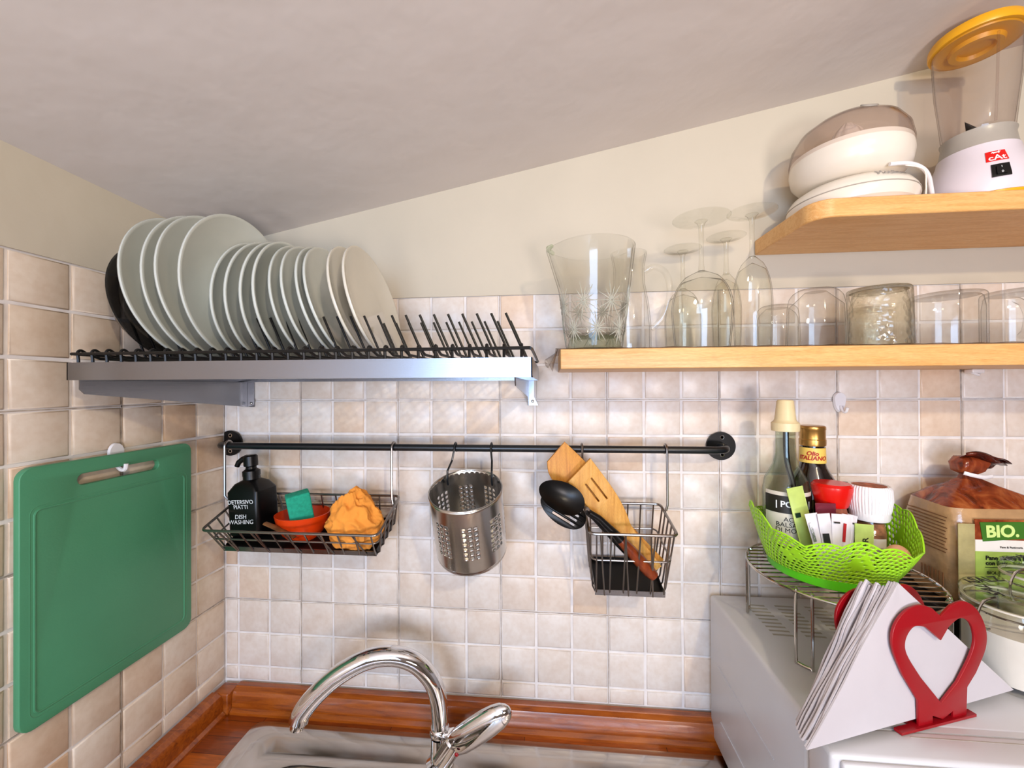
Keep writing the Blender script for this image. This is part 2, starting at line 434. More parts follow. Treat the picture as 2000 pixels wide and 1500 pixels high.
# wall behind the camera with a window opening
wf = MB(); wx0, wx1, wz0, wz1 = .05, 1.05, -.40, .42
wf.box((-.1, FY-.1, ZF), (wx0, FY, 1.2)).box((wx1, FY-.1, ZF), (RX+.1, FY, 1.2)).box((wx0, FY-.1, ZF), (wx1, FY, wz0)).box((wx0, FY-.1, wz1), (wx1, FY, 1.2))
solo('wall_front', wf, 'farwall', kind='structure')
wn = MB(); t_ = .05
wn.box((wx0, FY-.08, wz0), (wx0+t_, FY-.02, wz1)).box((wx1-t_, FY-.08, wz0), (wx1, FY-.02, wz1)).box((wx0, FY-.08, wz0), (wx1, FY-.02, wz0+t_)).box((wx0, FY-.08, wz1-t_), (wx1, FY-.02, wz1)).box(((wx0+wx1)/2-.03, FY-.08, wz0), ((wx0+wx1)/2+.03, FY-.02, wz1))
solo('window_1', wn, 'white', kind='structure')

def tilefield(name, mat, uo, n_u, to3, rows, grout_box, umin=None, umax=None, seam=2):
    """u0 + k*P joints; to3(u,z,d) -> 3D with d = distance out of the wall"""
    mb = MB(); tints = []; g = .0022
    rnd = random.Random(3)
    for r in rows:
        for k in n_u:
            a, b = uo + k*P, uo + (k+1)*P
            if umin is not None: a = max(a, umin)
            if umax is not None: b = min(b, umax)
            if b - a < .008: continue
            z1, z0 = -r*P, -(r+1)*P
            z0 = max(z0, -.5905)
            if z1 - z0 < .01: continue
            jt = lambda: rnd.uniform(-.0006, .0006)
            A = [(a+g+jt(), z0+g+jt()), (b-g+jt(), z0+g+jt()), (b-g+jt(), z1-g+jt()), (a+g+jt(), z1-g+jt())]
            cx, cz = (a+b)/2, (z0+z1)/2
            def ins(p, q): return (p[0]+(q if p[0] < cx else -q), p[1]+(q if p[1] < cz else -q))
            dz = [rnd.uniform(-.0004, .0004) for _ in range(4)]
            v = [to3(*p, 0) for p in A] + [to3(*ins(p, .0006), T*.7) for p in A] + [to3(*ins(p, .0026), T+dz[i]) for i, p in enumerate(A)]
            f = [(8, 9, 10, 11)]
            for L in (0, 4):
                for i in range(4): f.append((L+i, L+(i+1) % 4, L+4+(i+1) % 4, L+4+i))
            mb.add(v, f); t_ = rnd.random(); t_ = t_**1.2; tints += [t_]*len(v)
    me = bpy.data.meshes.new(name); me.from_pydata(mb.v, [], mb.f)
    at = me.attributes.new('tint', 'FLOAT', 'POINT')
    for i, t_ in enumerate(tints): at.data[i].value = t_
    me.materials.append(M[mat]); me.shade_smooth(); me.set_sharp_from_angle(angle=radians(50))
    bm = bmesh.new(); bm.from_mesh(me); bmesh.ops.recalc_face_normals(bm, faces=bm.faces[:]); bm.to_mesh(me); bm.free()
    o = bpy.data.objects.new(name, me); COL.objects.link(o); o.location = (0, 0, ZO); o['kind'] = 'structure'
    return o
ZT = .2085
# tile field: the grout bed is flush with y=0 / x=0 and the tiles stand out of it (faces at y=-T+..)
tilefield('trim_1', 'tile', X0-P, range(0, 37), lambda u, z, d: V((u, -d+.001, z)), range(-3, 9), None, umin=.002)
solo('trim_2', MB().box((0, .0005, -.66), (RX, T, ZT)), 'grout', kind='structure')
tilefield('trim_3', 'tileL', 0, range(-24, 0), lambda u, z, d: V((d-.001, u, z-.0018)), range(-3, 9), None, umax=-.002)
solo('trim_4', MB().box((-T, FY, -.66), (-.0005, 0, ZT)), 'grout', kind='structure')
# older brownish grout lines between the tile sheets
dg = MB()
for k in range(2, 36, 3):
    x = X0 + k*P; dg.box((x-.0008, -.0008, -.59), (x+.0010, .001, ZT if k > 5 else .04))
for r in (0, 3, 6): dg.box((.0, -.0006, -r*P-.0008), (RX, .001, -r*P+.0007))
solo('trim_5', dg, 'dirtgrout', kind='structure')
dg = MB()
for m_ in (2, 5, 8): dg.box((-.001, -(m_+1)*P-.0012, -.60), (.0008, -(m_+1)*P+.0012, ZT if m_ != 2 else .05))
for r in (0, 3, 6): dg.box((-.001, -1.6, -r*P-.0026), (.0008, 0, -r*P-.0008))
solo('trim_6', dg, 'dirtgrout', kind='structure')
# plaster edge above the tiles, slightly proud so that it meets the tile faces
pe = MB()
pe.add([(-.0, -.0035, ZT), (RX, -.0035, ZT), (RX, -.0022, 1.1), (0, -.0022, 1.1), (0, T, ZT), (RX, T, ZT), (RX, T, 1.1), (0, T, 1.1)], [(0,1,2,3),(4,7,6,5),(0,4,5,1),(3,2,6,7),(0,3,7,4),(1,5,6,2)])
solo('trim_7', pe, 'plaster', kind='structure')
pe = MB()
pe.add([(.0035, 0, ZT), (.0035, FY, ZT), (.0022, FY, 1.1), (.0022, 0, 1.1), (-T, 0, ZT), (-T, FY, ZT), (-T, FY, 1.1), (-T, 0, 1.1)], [(0,3,2,1),(4,5,6,7),(0,1,5,4),(3,7,6,2),(0,4,7,3),(1,2,6,5)])
solo('trim_8', pe, 'plaster', kind='structure')

# ------------------------------------------------------------------ worktop, cupboard under it, moulding, sink
ZC = -.637
wt = MB(); sx0, sy0, sx1, sy1 = .126, -.062, 1.045, -.475
wt.box((.004, -.62, ZC-.038), (sx0, -.003, ZC)).box((sx1, -.62, ZC-.038), (RX-.6, -.003, ZC)).box((sx0, sy0, ZC-.038), (sx1, -.003, ZC)).box((sx0, -.62, ZC-.038), (sx1, sy1, ZC))
solo('worktop', wt, 'blocks', 'orange-brown butcher block worktop around the steel sink', 'worktop', ori=(.9, -.3, ZC-.038))
cb = thing('base_cabinet', 'white kitchen base cabinet standing under the wooden worktop', 'cabinet', (1.0, -.3, ZF))
bd = MB().box((.005, -.58, ZF+.1), (2.0, -.575, ZC-.039)).box((.005, -.58, ZF+.1), (.02, -.01, ZC-.039)).box((1.985, -.58, ZF+.1), (2.0, -.01, ZC-.039)).box((.005, -.58, ZF+.1), (2.0, -.01, ZF+.12)).box((.005, -.53, ZF), (2.0, -.50, ZF+.1))
part(cb, 'body', bd, 'white')
for i in range(4):
    x = .01 + i*.497; dr = part(cb, 'door', MB().box((x, -.60, ZF+.11), (x+.49, -.581, ZC-.045), .002), 'white')
    part(dr, 'handle', MB().tube([(x+.44, -.601, ZC-.10), (x+.44, -.625, ZC-.10), (x+.44, -.625, ZC-.22), (x+.44, -.601, ZC-.22)], .004), 'chrome')
def mould(mb, a, b, out, z0=ZC, top=-.5905):
    """quarter-profile moulding from a to b, 'out' = direction into the room"""
    prof = [(0, z0), (.030, z0), (.030, z0+.005), (.024, z0+.010), (.0235, top-.014), (.020, top-.006), (.012, top-.0015), (.011, top), (0, top)]
    vs = []
    for e in (a, b):
        for d, z in prof: vs.append((e[0]+out[0]*d, e[1]+out[1]*d, z))
    k = len(prof)
    mb.add(vs, [tuple(range(k)), tuple(range(2*k-1, k-1, -1))] + [(i, (i+1) % k, k+(i+1) % k, k+i) for i in range(k)])
mb = MB(); mould(mb, (.040, -.0055), (1.99, -.0055), (0, -1)); solo('worktop_moulding', mb, 'moulding', 'long red-brown wooden moulding along the back wall behind the tap', 'moulding', ang=25)
mb = MB(); mould(mb, (.0055, -.040), (.0055, -.62), (1, 0)); solo('worktop_moulding', mb, 'moulding', 'red-brown wooden moulding along the left wall under the cutting board', 'moulding', ang=25)
mb = MB().box((.0055, -.0395, ZC), (.0395, -.0055, -.593), .003); solo('moulding_corner_block', mb, 'moulding', 'small dark wooden corner block where the two mouldings meet', 'corner block')

sk = thing('kitchen_sink', 'stainless steel inset sink with drainer in the wooden worktop', 'sink', (.55, -.27, ZC))
def sinkmesh():
    """rim, raised bead and deck with a bowl"""
    mb = MB()
    o1 = rrect(.108, -.49, 1.06, -.046, .018); e1 = rrect(.145, -.455, 1.02, -.082, .03); e2 = rrect(.158, -.442, 1.007, -.098, .026)
    b0 = rrect(.172, -.43, .56, -.118, .075); b1 = rrect(.178, -.424, .554, -.134, .065)
    z = ZC + .0015
    n = len(o1)
    vs = [(p[0], p[1], ZC+.0002) for p in o1] + [(p[0]*.998+.0012, p[1]*.996-.001, z+.001) for p in o1] + [(p[0], p[1], z+.0018) for p in e1] + [(p[0], p[1], z-.0090) for p in e2]
    fs = []
    for L in range(3):
        for i in range(n): fs.append((L*n+i, L*n+(i+1) % n, (L+1)*n+(i+1) % n, (L+1)*n+i))
    mb.add(vs, fs)
    # deck with bowl opening (filled curve)
    vf = curve_mesh([e2, b0], .0001); mb.add([(p.x, p.y, z-.0090) for p in vf[0]], vf[1])
    k = len(b0); rings = []
    steps = [(0, 0), (.006, -.003), (.010, -.010), (.013, -.06), (.018, -.13), (.035, -.155), (.09, -.160)]
    cx, cy = .366, -.274
    for d, dz in steps:
        for p in b0:
            hx, hy = .194, .156
            rings.append((cx+(p[0]-cx)*(1-d/hx), cy+(p[1]-cy)*(1-d/hy), z-.0090+dz))
    fs = [(L*k+i, L*k+(i+1) % k, (L+1)*k+(i+1) % k, (L+1)*k+i) for L in range(len(steps)-1) for i in range(k)] + [tuple((len(steps)-1)*k+i for i in range(k))]
    mb.add(rings, fs); return mb
part(sk, 'basin', sinkmesh(), 'sinksteel', ang=50)
mb = MB()
for i in range(9): mb.tube([(.66+i*.036, -.13, ZC-.0085), (.66+i*.036, -.40, ZC-.0085)], .004, 8)
part(sk, 'drainer_ribs', mb, 'sinksteel')
part(sk, 'drain', MB().lathe([(0, .0), (.035, 0), (.042, .003), (.044, .001), (.044, -.003), (0, -.003)], 32, (.366, -.279, ZC-.160)), 'chrome')

# tap
fx, fy = .4935, -.099
tp = thing('mixer_tap', 'tall chrome swan-neck mixer tap rising from the sink', 'tap', (fx, fy, ZC))
part(tp, 'body', MB().lathe([(.024, -.003), (.024, .006), (.0165, .010), (.0155, .04), (.0155, .052), (0, .052)], 32, (fx, fy, ZC-.006)), 'chrome')
part(tp, 'collar', MB().lathe([(0, .05), (.0165, .05), (.0175, .053), (.0175, .060), (.0155, .063), (0, .063)], 32, (fx, fy, ZC)), 'chrome')
sp = [(.4935, -.099, ZC+.055), (.4937, -.0995, -.555), (.4900, -.100, -.520), (.478, -.102, -.488), (.450, -.107, -.458), (.413, -.114, -.4445), (.372, -.122, -.4475), (.328, -.131, -.468), (.292, -.139, -.497), (.268, -.146, -.525), (.262, -.149, -.541)]
sp = smooth(sp, 5); kk = len(sp)
part(tp, 'spout', MB().tube(sp, [.0142+.0022*(i/kk)+.001*sin(i/kk*pi) for i in range(kk)], 24), 'chrome')
part(tp, 'aerator', MB().tube([(.2628, -.1485, -.539), (.2605, -.150, -.548), (.2598, -.1505, -.552)], [.0118, .0118, .0112], 24), 'chrome')
ba = V((.500, -.104, ZC+.012)); bd_ = V((.036, -.008, .062)).normalized()
part(tp, 'cartridge_housing', MB().tube([ba-bd_*.006, ba, ba+bd_*.030, ba+bd_*.046, ba+bd_*.050], [.012, .0185, .0195, .0195, .016], 28), 'chrome')
# lever: long flattened teardrop
lv = MB(); L0 = V((.524, -.115, -.590)); L1 = V((.620, -.118, -.520)); ax = (L1-L0).normalized()
pts = [L0 + (L1-L0)*t for t in (-.18, -.08, 0, .12, .28, .45, .62, .78, .9, .97, 1.0, 1.01)]
lv.tube(pts, [.006, .014, .019, .0225, .0235, .0235, .023, .021, .017, .011, .006, .001], 24, flat=(1.0, .62))
part(tp, 'lever', lv, 'chrome', ang=60)
part(tp, 'index_dot', MB().ball((.5315, -.1325, -.5915), (.0035, .0018, .0035), 12, 8), 'heart', 'tiny red and blue temperature mark')

# ================================================================== LEFT WALL: hook and cutting board
hk = thing('wall_hook', 'white adhesive hook on the left wall holding the green board', 'hook', (.0045, -.224, -.066))
part(hk, 'plate', MB().add([(.004+d, -.2225+.0115*cos(a)*s_, -.074+(.015*sin(a) if sin(a) > 0 else .022*sin(a))*s_) for d, s_ in ((0, 1), (.004, .92)) for a in [2*pi*i/24 for i in range(24)]],
     [tuple(range(24)), tuple(range(47, 23, -1))] + [(i, (i+1) % 24, 24+(i+1) % 24, 24+i) for i in range(24)]), 'whitep')
part(hk, 'prong', MB().tube(smooth([(.006, -.2235, -.086), (.010, -.2236, -.096), (.018, -.2242, -.1015), (.0245, -.2245, -.0995), (.0258, -.2245, -.0915)], 4), [.003]*17, 8), 'whitep')
bdz = thing('cutting_board', 'green plastic cutting board with handle slot hanging on the left wall', 'cutting board', (.012, -.225, -.418))
# board in (y,z) plane, x from .010 to .018
out = rrect(-.3478, -.4165, -.1015, -.0765, .0145); slot = rrect(-.2860, -.1130, -.1625, -.0945, .0092)
vf = curve_mesh([out, slot], .0068, .0012)
mb = MB().add([(.0140+p.z, p.x, p.y) for p in vf[0]], vf[1])
part(bdz, 'board', mb, 'green', ang=40)
gr = rrect(-.3335, -.3990, -.1155, -.1320, .008)
part(bdz, 'groove_edge', MB().tube([(.0178, p[0], p[1]) for p in gr], .0019, 8, closed=True), 'green', 'raised lip of the juice groove')
part(bdz, 'groove_edge', MB().tube([(.0176, p[0], p[1]) for p in rrect(-.3385, -.4040, -.1105, -.1270, .011)], .0013, 8, closed=True), 'green', 'outer lip of the juice groove')

# ================================================================== RAIL
rl = thing('hanging_rail', 'black metal kitchen rail fixed to the tiled back wall', 'rail', (.52, -.03, -.089))
RZ = -.0890; RY = -.050
part(rl, 'bar', MB().tube(smooth([(.0195, -.006, -.0905), (.0205, -.022, -.0903), (.0270, -.040, -.0898), (.0440, -.0495, RZ), (.06, -.050, RZ)], 4) + [(.5, RY, RZ), (.96, RY, RZ)] + smooth([(.985, -.050, RZ), (1.0020, -.0455, RZ+.0005), (1.0105, -.030, RZ+.001), (1.0117, -.006, RZ+.0015)], 4), .0068, 16), 'rail')
for cx_, cz_, clip in ((.0185, -.0900, .0052), (1.0117, -.0874, -1)):
    R_ = .0265
    pl = []
    for i in range(48):
        a = 2*pi*i/48; pl.append((max(cx_+R_*cos(a), clip), cz_+R_*sin(a)))
    q = [(a, b) for i, (a, b) in enumerate(pl) if (a, b) != pl[i-1]]
    fl = part(rl, 'flange', MB().add([(a, -.0042, b) for a, b in q]+[(a, -.0078, b) for a, b in q], [tuple(range(len(q))), tuple(range(2*len(q)-1, len(q)-1, -1))]+[(i, (i+1) % len(q), len(q)+(i+1) % len(q), len(q)+i) for i in range(len(q))]), 'black')
    for s_ in (-1, 1):
        part(fl, 'screw', MB().add(*[[V((p[0], p[1], p[2])) for p in MB().lathe([(0, 0), (.0022, 0), (.0026, .0012), (.0042, .0012), (.0044, 0)], 16).v], MB().lathe([(0, 0), (.0022, 0), (.0026, .0012), (.0042, .0012), (.0044, 0)], 16).f]), 'shinywire').matrix_local = Matrix.Translation(V((cx_+.0015, -.0078, cz_+s_*.0165)) - ORI[rl.name]) @ Matrix.Rotation(pi/2, 4, 'X') @ Matrix.Translation(ORI[rl.name])

def hook_rod(x, ztop, pts, r=.0022, side=1):
    """rod hooked over the rail at x then following pts"""
    arc = [V((x, RY + .0098*cos(a), RZ + .0098*sin(a))) for a in [radians(t) for t in range(-50, 181, 23)]]
    return MB().tube(arc + [V(p) for p in pts], r, 8)

# ---------------------------------------------- wire basket builder
def basket(name, label, xl, xr, yb, zb, tilt, D, H, taper, nlong, nside, rodx, dropz, tray=True):
    """local frame: origin = back-left rim corner, u along +x, v forward, w down (both tilted)"""
    f_ = V((0, -cos(tilt), -sin(tilt))); d_ = V((0, sin(tilt), -cos(tilt)))
    def B(u, v, w_): return V((xl+u, yb, zb)) + f_*v + d_*w_
    L = xr-xl; g = thing(name, label, 'wire basket', B(L/2, D/2, H))
    def ring(w_, ins, r, rc=.01, back=0):
        pts = rrect(ins, back, L-ins, D-ins, rc, 4); return MB().tube([B(p[0], p[1], w_) for p in pts], r, 8, closed=True)
    part(g, 'rim', ring(0, 0, .0024), 'wire')
    part(g, 'middle_ring', ring(H*.42 if nside > 3 else H*.62, taper*.55, .0016), 'wire')
    wires = MB()
    def U(i, n, a, b, off):
        pass
    for i in range(nlong):       # U-shaped wires running front to back
        u = .012 + (L-.024)*i/(nlong-1); sl = (.006 if i % 2 else -.006)
        wires.tube([B(u, 0, 0), B(u*.96+L*.02, taper*.3, H*.9), B(u*.96+L*.02, taper, H), B(u*.96+L*.02, D-taper-.004, H), B(u*.96+L*.02, D-taper, H*.94), B(u, D, 0)], .0015, 6)
    for i in range(nside):
        v = .014 + (D-.030)*i/(nside-1)
        wires.tube([B(0, v, 0), B(taper*.9, v*.9+.004, H*.92), B(taper*1.3, v*.9+.004, H), B(L-taper*1.3, v*.9+.004, H), B(L-taper*.9, v*.9+.004, H*.92), B(L, v, 0)], .0015, 6)
    part(g, 'wire_cage', wires, 'wire')
    if tray:
        tr = MB(); a = rrect(taper+.003, taper*.5, L-taper-.003, D-taper-.001, .008, 4); n = len(a)
        lv_ = [(0, H-.012), (0, H-.002), (.002, H-.0015), (.002, H-.010)]
        vs = []
        for ins, w_ in ((0, H-.011), (0, H-.0022), (.0015, H-.004), (.0015, H-.011)):
            for p in a:
                vs.append(B(L/2+(p[0]-L/2)*(1-ins/(L/2)), D/2+(p[1]-D/2)*(1-ins/(D/2)), w_))
        fs = [(q*n+i, q*n+(i+1) % n, ((q+1) % 4)*n+(i+1) % n, ((q+1) % 4)*n+i) for q in (0, 2, 3) for i in range(n)] + [tuple(n+i for i in range(n)), tuple(2*n+i for i in range(n))]
        tr.add(vs, fs); dt = part(g, 'drip_tray', tr, 'blackcoat', 'dark plastic tray in the basket floor')
        lp = MB(); lp.add([B(taper+.002, D-taper+.0005, H-.011), B(L-taper-.002, D-taper+.0005, H-.011), B(L-taper-.002, D-taper+.0005, H-.001), B(taper+.002, D-taper+.0005, H-.001), B(taper+.002, D-taper-.0005, H-.011), B(L-taper-.002, D-taper-.0005, H-.011), B(L-taper-.002, D-taper-.0005, H-.001), B(taper+.002, D-taper-.0005, H-.001)], [(0,1,2,3), (7,6,5,4), (0,4,5,1), (1,5,6,2), (2,6,7,3), (3,7,4,0)])
        part(dt, 'tray_lip', lp, 'steel', 'grey metal front edge of the tray')
    for rx in rodx:
        # rod from the rail down to the rim side, with a curl
        vy = (yb - (-.058))/cos(tilt); end = B(0 if rx < (xl+xr)/2 else L, vy, 0)
        a = V((rx, RY-.0098, RZ)); b = V((rx, -.0595, end.z+.012))
        part(g, 'hanging_rod', hook_rod(rx, 0, [b, V(((rx+end.x)/2, -.060, end.z+.003)), end, end+V((-.003 if rx > xl+L/2 else .003, .008, .006))]), 'wire')
    return g, B, L
BK1, B1, L1_ = basket('wire_basket', 'long wire basket hanging from the left half of the rail', .0705, .3965, -.030, -.1875, radians(20.5), .113, .058, .014, 11, 5, (.0512, .3916), 0)
BK2, B2, L2_ = basket('wire_basket', 'small square wire basket hanging from the right half of the rail', .7535, .8935, -.030, -.1925, radians(11), .108, .120, .010, 6, 5, (.7491, .8985), 0)
# extra zig-zag verticals on the visible fronts
for i in range(5):
    u = .045+i*.062; part(BK1, 'front_wire', MB().tube([B1(u-.014, .113, 0), B1(u, .099, .057)], .0015, 6), 'wire')
for i in range(3):
    u = .028+i*.04; part(BK2, 'front_wire', MB().tube([B2(u-.010, .108, 0), B2(u, .098, .119)], .0014, 6), 'wire')

# ---------------------------------------------- things in the left basket
FLOORW = .056
bt = thing('soap_bottle', 'black square dish soap pump bottle with handwritten white words', 'bottle', B1(.053, .050, FLOORW-.004))
ang = radians(-4); ti = radians(4)
bmx = Matrix.Translation(B1(.045, .052, FLOORW-.003)) @ Matrix.Rotation(ang, 4, 'Z') @ Matrix.Rotation(radians(-4), 4, 'Y')
mb = MB(); mb.M = bmx
def sq(h, hx, hy, r=.008): return [(p[0], p[1], h) for p in rrect(-hx, -hy, hx, hy, r, 4)]
lv_ = sq(0, .0320, .0255)+sq(.004, .034, .0275)+sq(.084, .034, .0275)+sq(.098, .024, .021, .008)+sq(.104, .015, .015, .0149)+sq(.112, .0148, .0148, .0147)
n = 20; mb.add(lv_, [tuple(range(n-1, -1, -1)), tuple(5*n+i for i in range(n))]+[(q*n+i, q*n+(i+1) % n, (q+1)*n+(i+1) % n, (q+1)*n+i) for q in range(5) for i in range(n)])
part(bt, 'body', mb, 'black')
mb = MB(); mb.M = bmx; mb.lathe([(0, .111), (.0155, .111), (.0155, .120), (.010, .124), (.009, .128), (.0125, .130), (.0125, .148), (.010, .151), (0, .151)], 24)
part(bt, 'pump_head', mb, 'black')
mb = MB(); mb.M = bmx; mb.tube([(-.006, 0, .146), (-.016, -.002, .143), (-.023, -.004, .138), (-.027, -.005, .130)], [.006, .0055, .005, .0045], 12)
part(bt, 'nozzle', mb, 'black')
fm = bmx @ frame((0, -.0279, .05), (1, 0, 0), (0, 0, 1))
mb = MB(); put(text_mesh('DETERSIVO\nPIATTI', .0108, .0003, .85, shear=-.1), fm @ Matrix.Translation((-.002, .011, 0)), mb); put(text_mesh('DISH\nWASHING', .0115, .0003, .85, shear=.1), fm @ Matrix.Translation((-.004, -.017, 0)), mb)
part(bt, 'lettering', mb, 'inkwhite', 'handwritten white words')

bw = B1(.148, .060, FLOORW)
mb = MB(); mb.lathe([(0, 0), (.024, 0), (.036, .012), (.046, .034), (.049, .048), (.0475, .0485), (.0445, .034), (.034, .014), (.022, .003), (0, .003)], 40, bw)
solo('small_bowl', mb, 'redbowl', 'orange-red plastic bowl in the left wire basket behind the sponge', 'bowl', ori=tuple(bw))
m_ = Matrix.Translation(B1(.155, .058, -.002)) @ Matrix.Rotation(radians(38), 4, 'Z') @ Matrix.Rotation(radians(-10), 4, 'Y') @ Matrix.Rotation(radians(8), 4, 'X')
mb = MB(); mb.M = m_; mb.box((-.020, -.013, -.030), (.020, .013, .038), .003); mb.M = Matrix.Identity(4)
solo('sponge', mb, 'sponge', 'teal green scouring sponge standing in the orange-red bowl', 'sponge')
mb = MB(); mb.tube([B1(.104, .088, .001), B1(.122, .091, .006), B1(.142, .095, .013), B1(.164, .100, .020)], [.005, .006, .0055, .004], 10, flat=(.5, 1.2))
solo('scrubber_handle', mb, 'twig', 'worn brown handle sticking out of the orange-red bowl', 'scrubber')
# crumpled cloth
def clothpt(u, v):
    a = 2*pi*u; t = pi*v
    p = V((sin(t)*cos(a), sin(t)*sin(a), cos(t)))
    r = 1.04 + .16*noise.noise(p*1.5+V((3.1, 0, 0))) - .30*abs(noise.noise(p*2.1+V((0, 2, 0)))) - .10*abs(noise.noise(p*5.0)) - .03*abs(noise.noise(p*11))
    q = V((p.x*.058*r, p.y*.038*r, p.z*.056*r))
    if p.z > 0: q.x = q.x*(1-.42*p.z**1.4) - .004*p.z; q.z *= 1+.10*p.z
    if p.z < -.2: q.x *= 1+(p.z+.2)*.35; q.y *= 1+(p.z+.2)*.25
    return B1(.262, .066, .012) + q
solo('cleaning_cloth', MB().sheet(clothpt, 110, 76, True), 'cloth', 'crumpled orange cleaning cloth at the right end of the left basket', 'cloth', ang=70, merge=True)

# ---------------------------------------------- cutlery cup hanging from two hooks
tc = V((.5462, -.120, -.1480)); tl = radians(20); axd = V((.02, sin(tl), -cos(tl))).normalized()  # axis pointing down
cup = thing('utensil_cup', 'empty perforated stainless steel cup hanging from two rail hooks', 'cup', tc + axd*.132)
cz = -axd; cxv = V((1, 0, .02)).normalized(); cyv = cz.cross(cxv).normalized(); cxv = cyv.cross(cz)
CM = Matrix((cxv, cyv, cz)).transposed().to_4x4(); CM.translation = tc + axd*.132
R_ = .0625; HH = .132
def S(u, v): return CM @ V((R_*cos(2*pi*u), R_*sin(2*pi*u), .006+(HH-.008)*v))
mb = MB(); mb.perf(S, 40, 13, lambda i, j: .33 if (i % 5 < 3 and 3 <= j - (0 if i % 5 != 1 else 0) <= 9) else 0)
o = part(cup, 'wall', mb, 'cupsteel', merge=True, ang=60); solidify(o, .0010)
mb = MB(); mb.M = CM; mb.lathe([(0, 0), (R_-.006, 0), (R_-.001, .002), (R_, .006), (R_-.0015, .006), (R_-.006, .0015), (0, .0015)], 48)
part(cup, 'base', mb, 'cupsteel')
mb = MB(); mb.M = CM; mb.tube([(R_*cos(2*pi*i/48), R_*sin(2*pi*i/48), HH-.001) for i in range(48)], .0014, 8, closed=True)
part(cup, 'rim', mb, 'cupsteel')
for hx, lab, ex, ez in ((.5126, 'left hook holding the steel cup, black painted wire', .505, -.168), (.5814, 'right hook holding the steel cup, black painted wire', .586, -.160)):
    inn = tc + cyv*(R_-.004) + cxv*((ex-tc.x)) ; by = tc.y + sqrt(max(0, R_**2-(ex-tc.x)**2))*cyv.y - .003
    zr = tc.z + sqrt(R_**2-(ex-tc.x)**2)*cyv.z
    mb = hook_rod(hx, 0, [V((hx+(ex-hx)*.5, RY-.012, (RZ+zr)/2)), V((ex, by-.003, zr+.006)), V((ex, by-.004, zr-.012)), V((ex, by+.001, zr-.020))], .0019)
    solo('rail_hook', mb, 'rail', lab, 'hook', 'hooks holding the cup')

# ---------------------------------------------- utensils in the right basket
def flatstick(name, mat, label, cat, outline, holes, m, thick=.006, group=None):
    vf = curve_mesh([outline]+holes, thick, .0008); mb = MB(); put(vf, m, mb)
    return solo(name, mb, mat, label, cat, group, ang=40)
foot = B2(.122, .055, .108)
# spatula axes: bottom in basket, leaning up to the left and a little to the front
def lean(base, top, face=(0, -1, .15)):
    y = (V(top)-V(base)).normalized(); z = V(face); z = (z - y*z.dot(y)).normalized(); x = y.cross(z)
    m = Matrix((x, y, z)).transposed().to_4x4(); m.translation = V(base); return m, (V(top)-V(base)).length
bs, tp_ = V((.8795, -.070, -.285)), V((.6980, -.078, -.0970))
m_, Ls = lean(bs, tp_)
def sym(pts): return pts + [(-x, y) for x, y in reversed(pts)]
def sidesm(pts): return [tuple(p[:2]) for p in smooth([V((x, y, 0)) for x, y in pts], 4)]
sp1 = sidesm([(.010, 0), (.0105, .06), (.012, .12), (.018, .150), (.028, .180), (.0315, .215), (.0300, .2655)]) + sidesm([(-.016, .262), (-.028, .246), (-.0320, .225), (-.0310, .195), (-.025, .170), (-.016, .145), (-.012, .12), (-.0105, .06), (-.010, 0)])
flatstick('wooden_spatula', 'bamboo2', 'plain bamboo spatula, rearmost and tallest in the small basket', 'spatula', sp1, [], m_, .006)
bs2, tp2 = V((.8700, -.088, -.288)), V((.7420, -.096, -.1200))
m2, Ls2 = lean(bs2, tp2)
L_ = Ls2
sp2 = sidesm([(.0105, 0), (.0105, .05), (.012, .085), (.018, .105), (.024, .135), (.0265, .17), (.0270, L_+.006)]) + sidesm([(-.0270, L_-.002), (-.0265, .17), (-.024, .135), (-.018, .105), (-.012, .085), (-.0105, .05), (-.0105, 0)])
slt = lambda x, y0, y1: rrect(x-.0022, y0, x+.0022, y1, .0021, 3)
flatstick('slotted_spatula', 'bamboo', 'pale bamboo spatula with slots leaning in the small basket', 'spatula', sp2, [slt(.008, .145, .192), slt(-.006, .150, .190)], m2, .0055)
# black spoon with red-brown handle
b0, b1_ = V((.8640, -.108, -.2930)), V((.7950, -.122, -.2150)); b2_ = V((.7700, -.127, -.1900)); b3 = V((.726, -.133, -.1640))
spn = thing('serving_spoon', 'black serving spoon with red-brown wooden handle in the small basket', 'spoon', b0)
d01 = (b1_-b0)
part(spn, 'handle', MB().tube([b0+d01*t for t in (0, .03, .15, .4, .7, .85, .9)], [.004, .0085, .0105, .0105, .009, .0075, .006], 16), 'rosewood', 'red-brown wooden handle')
part(spn, 'neck', MB().tube([b0+d01*.84, b0+d01*1.0, b2_, b2_+(b3-b2_)*.35], [.0085, .0065, .005, .005], 12), 'black')
def spoonbowl(c, ax_, w_, l_, depth, nrm, mb=None, hollow=1):
    x = V(ax_).normalized(); z = V(nrm); z = (z-x*z.dot(x)).normalized(); y = z.cross(x); mb = mb or MB()
    def F(u, v, s_):
        a = 2*pi*u; rr = v; px = l_*rr*cos(a)*(1+.12*cos(a)); py = w_*rr*sin(a)
        return V(c)+x*px+y*py+z*(-(1-rr*rr)*depth + s_)
    mb.sheet(lambda u, v: F(u, max(v, 1e-3), 0), 36, 8, True); mb.sheet(lambda u, v: F(u, max(v, 1e-3), .0018*(1)), 36, 8, True)
    k = len(mb.v); return mb
ax_ = (b3-b2_).normalized()
mb = spoonbowl(b3+V((-.0125, 0, .007)), (-.9, -.05, .42), .0255, .040, .013, (.12, -.85, .50)); part(spn, 'bowl', mb, 'black', merge=False, ang=80)
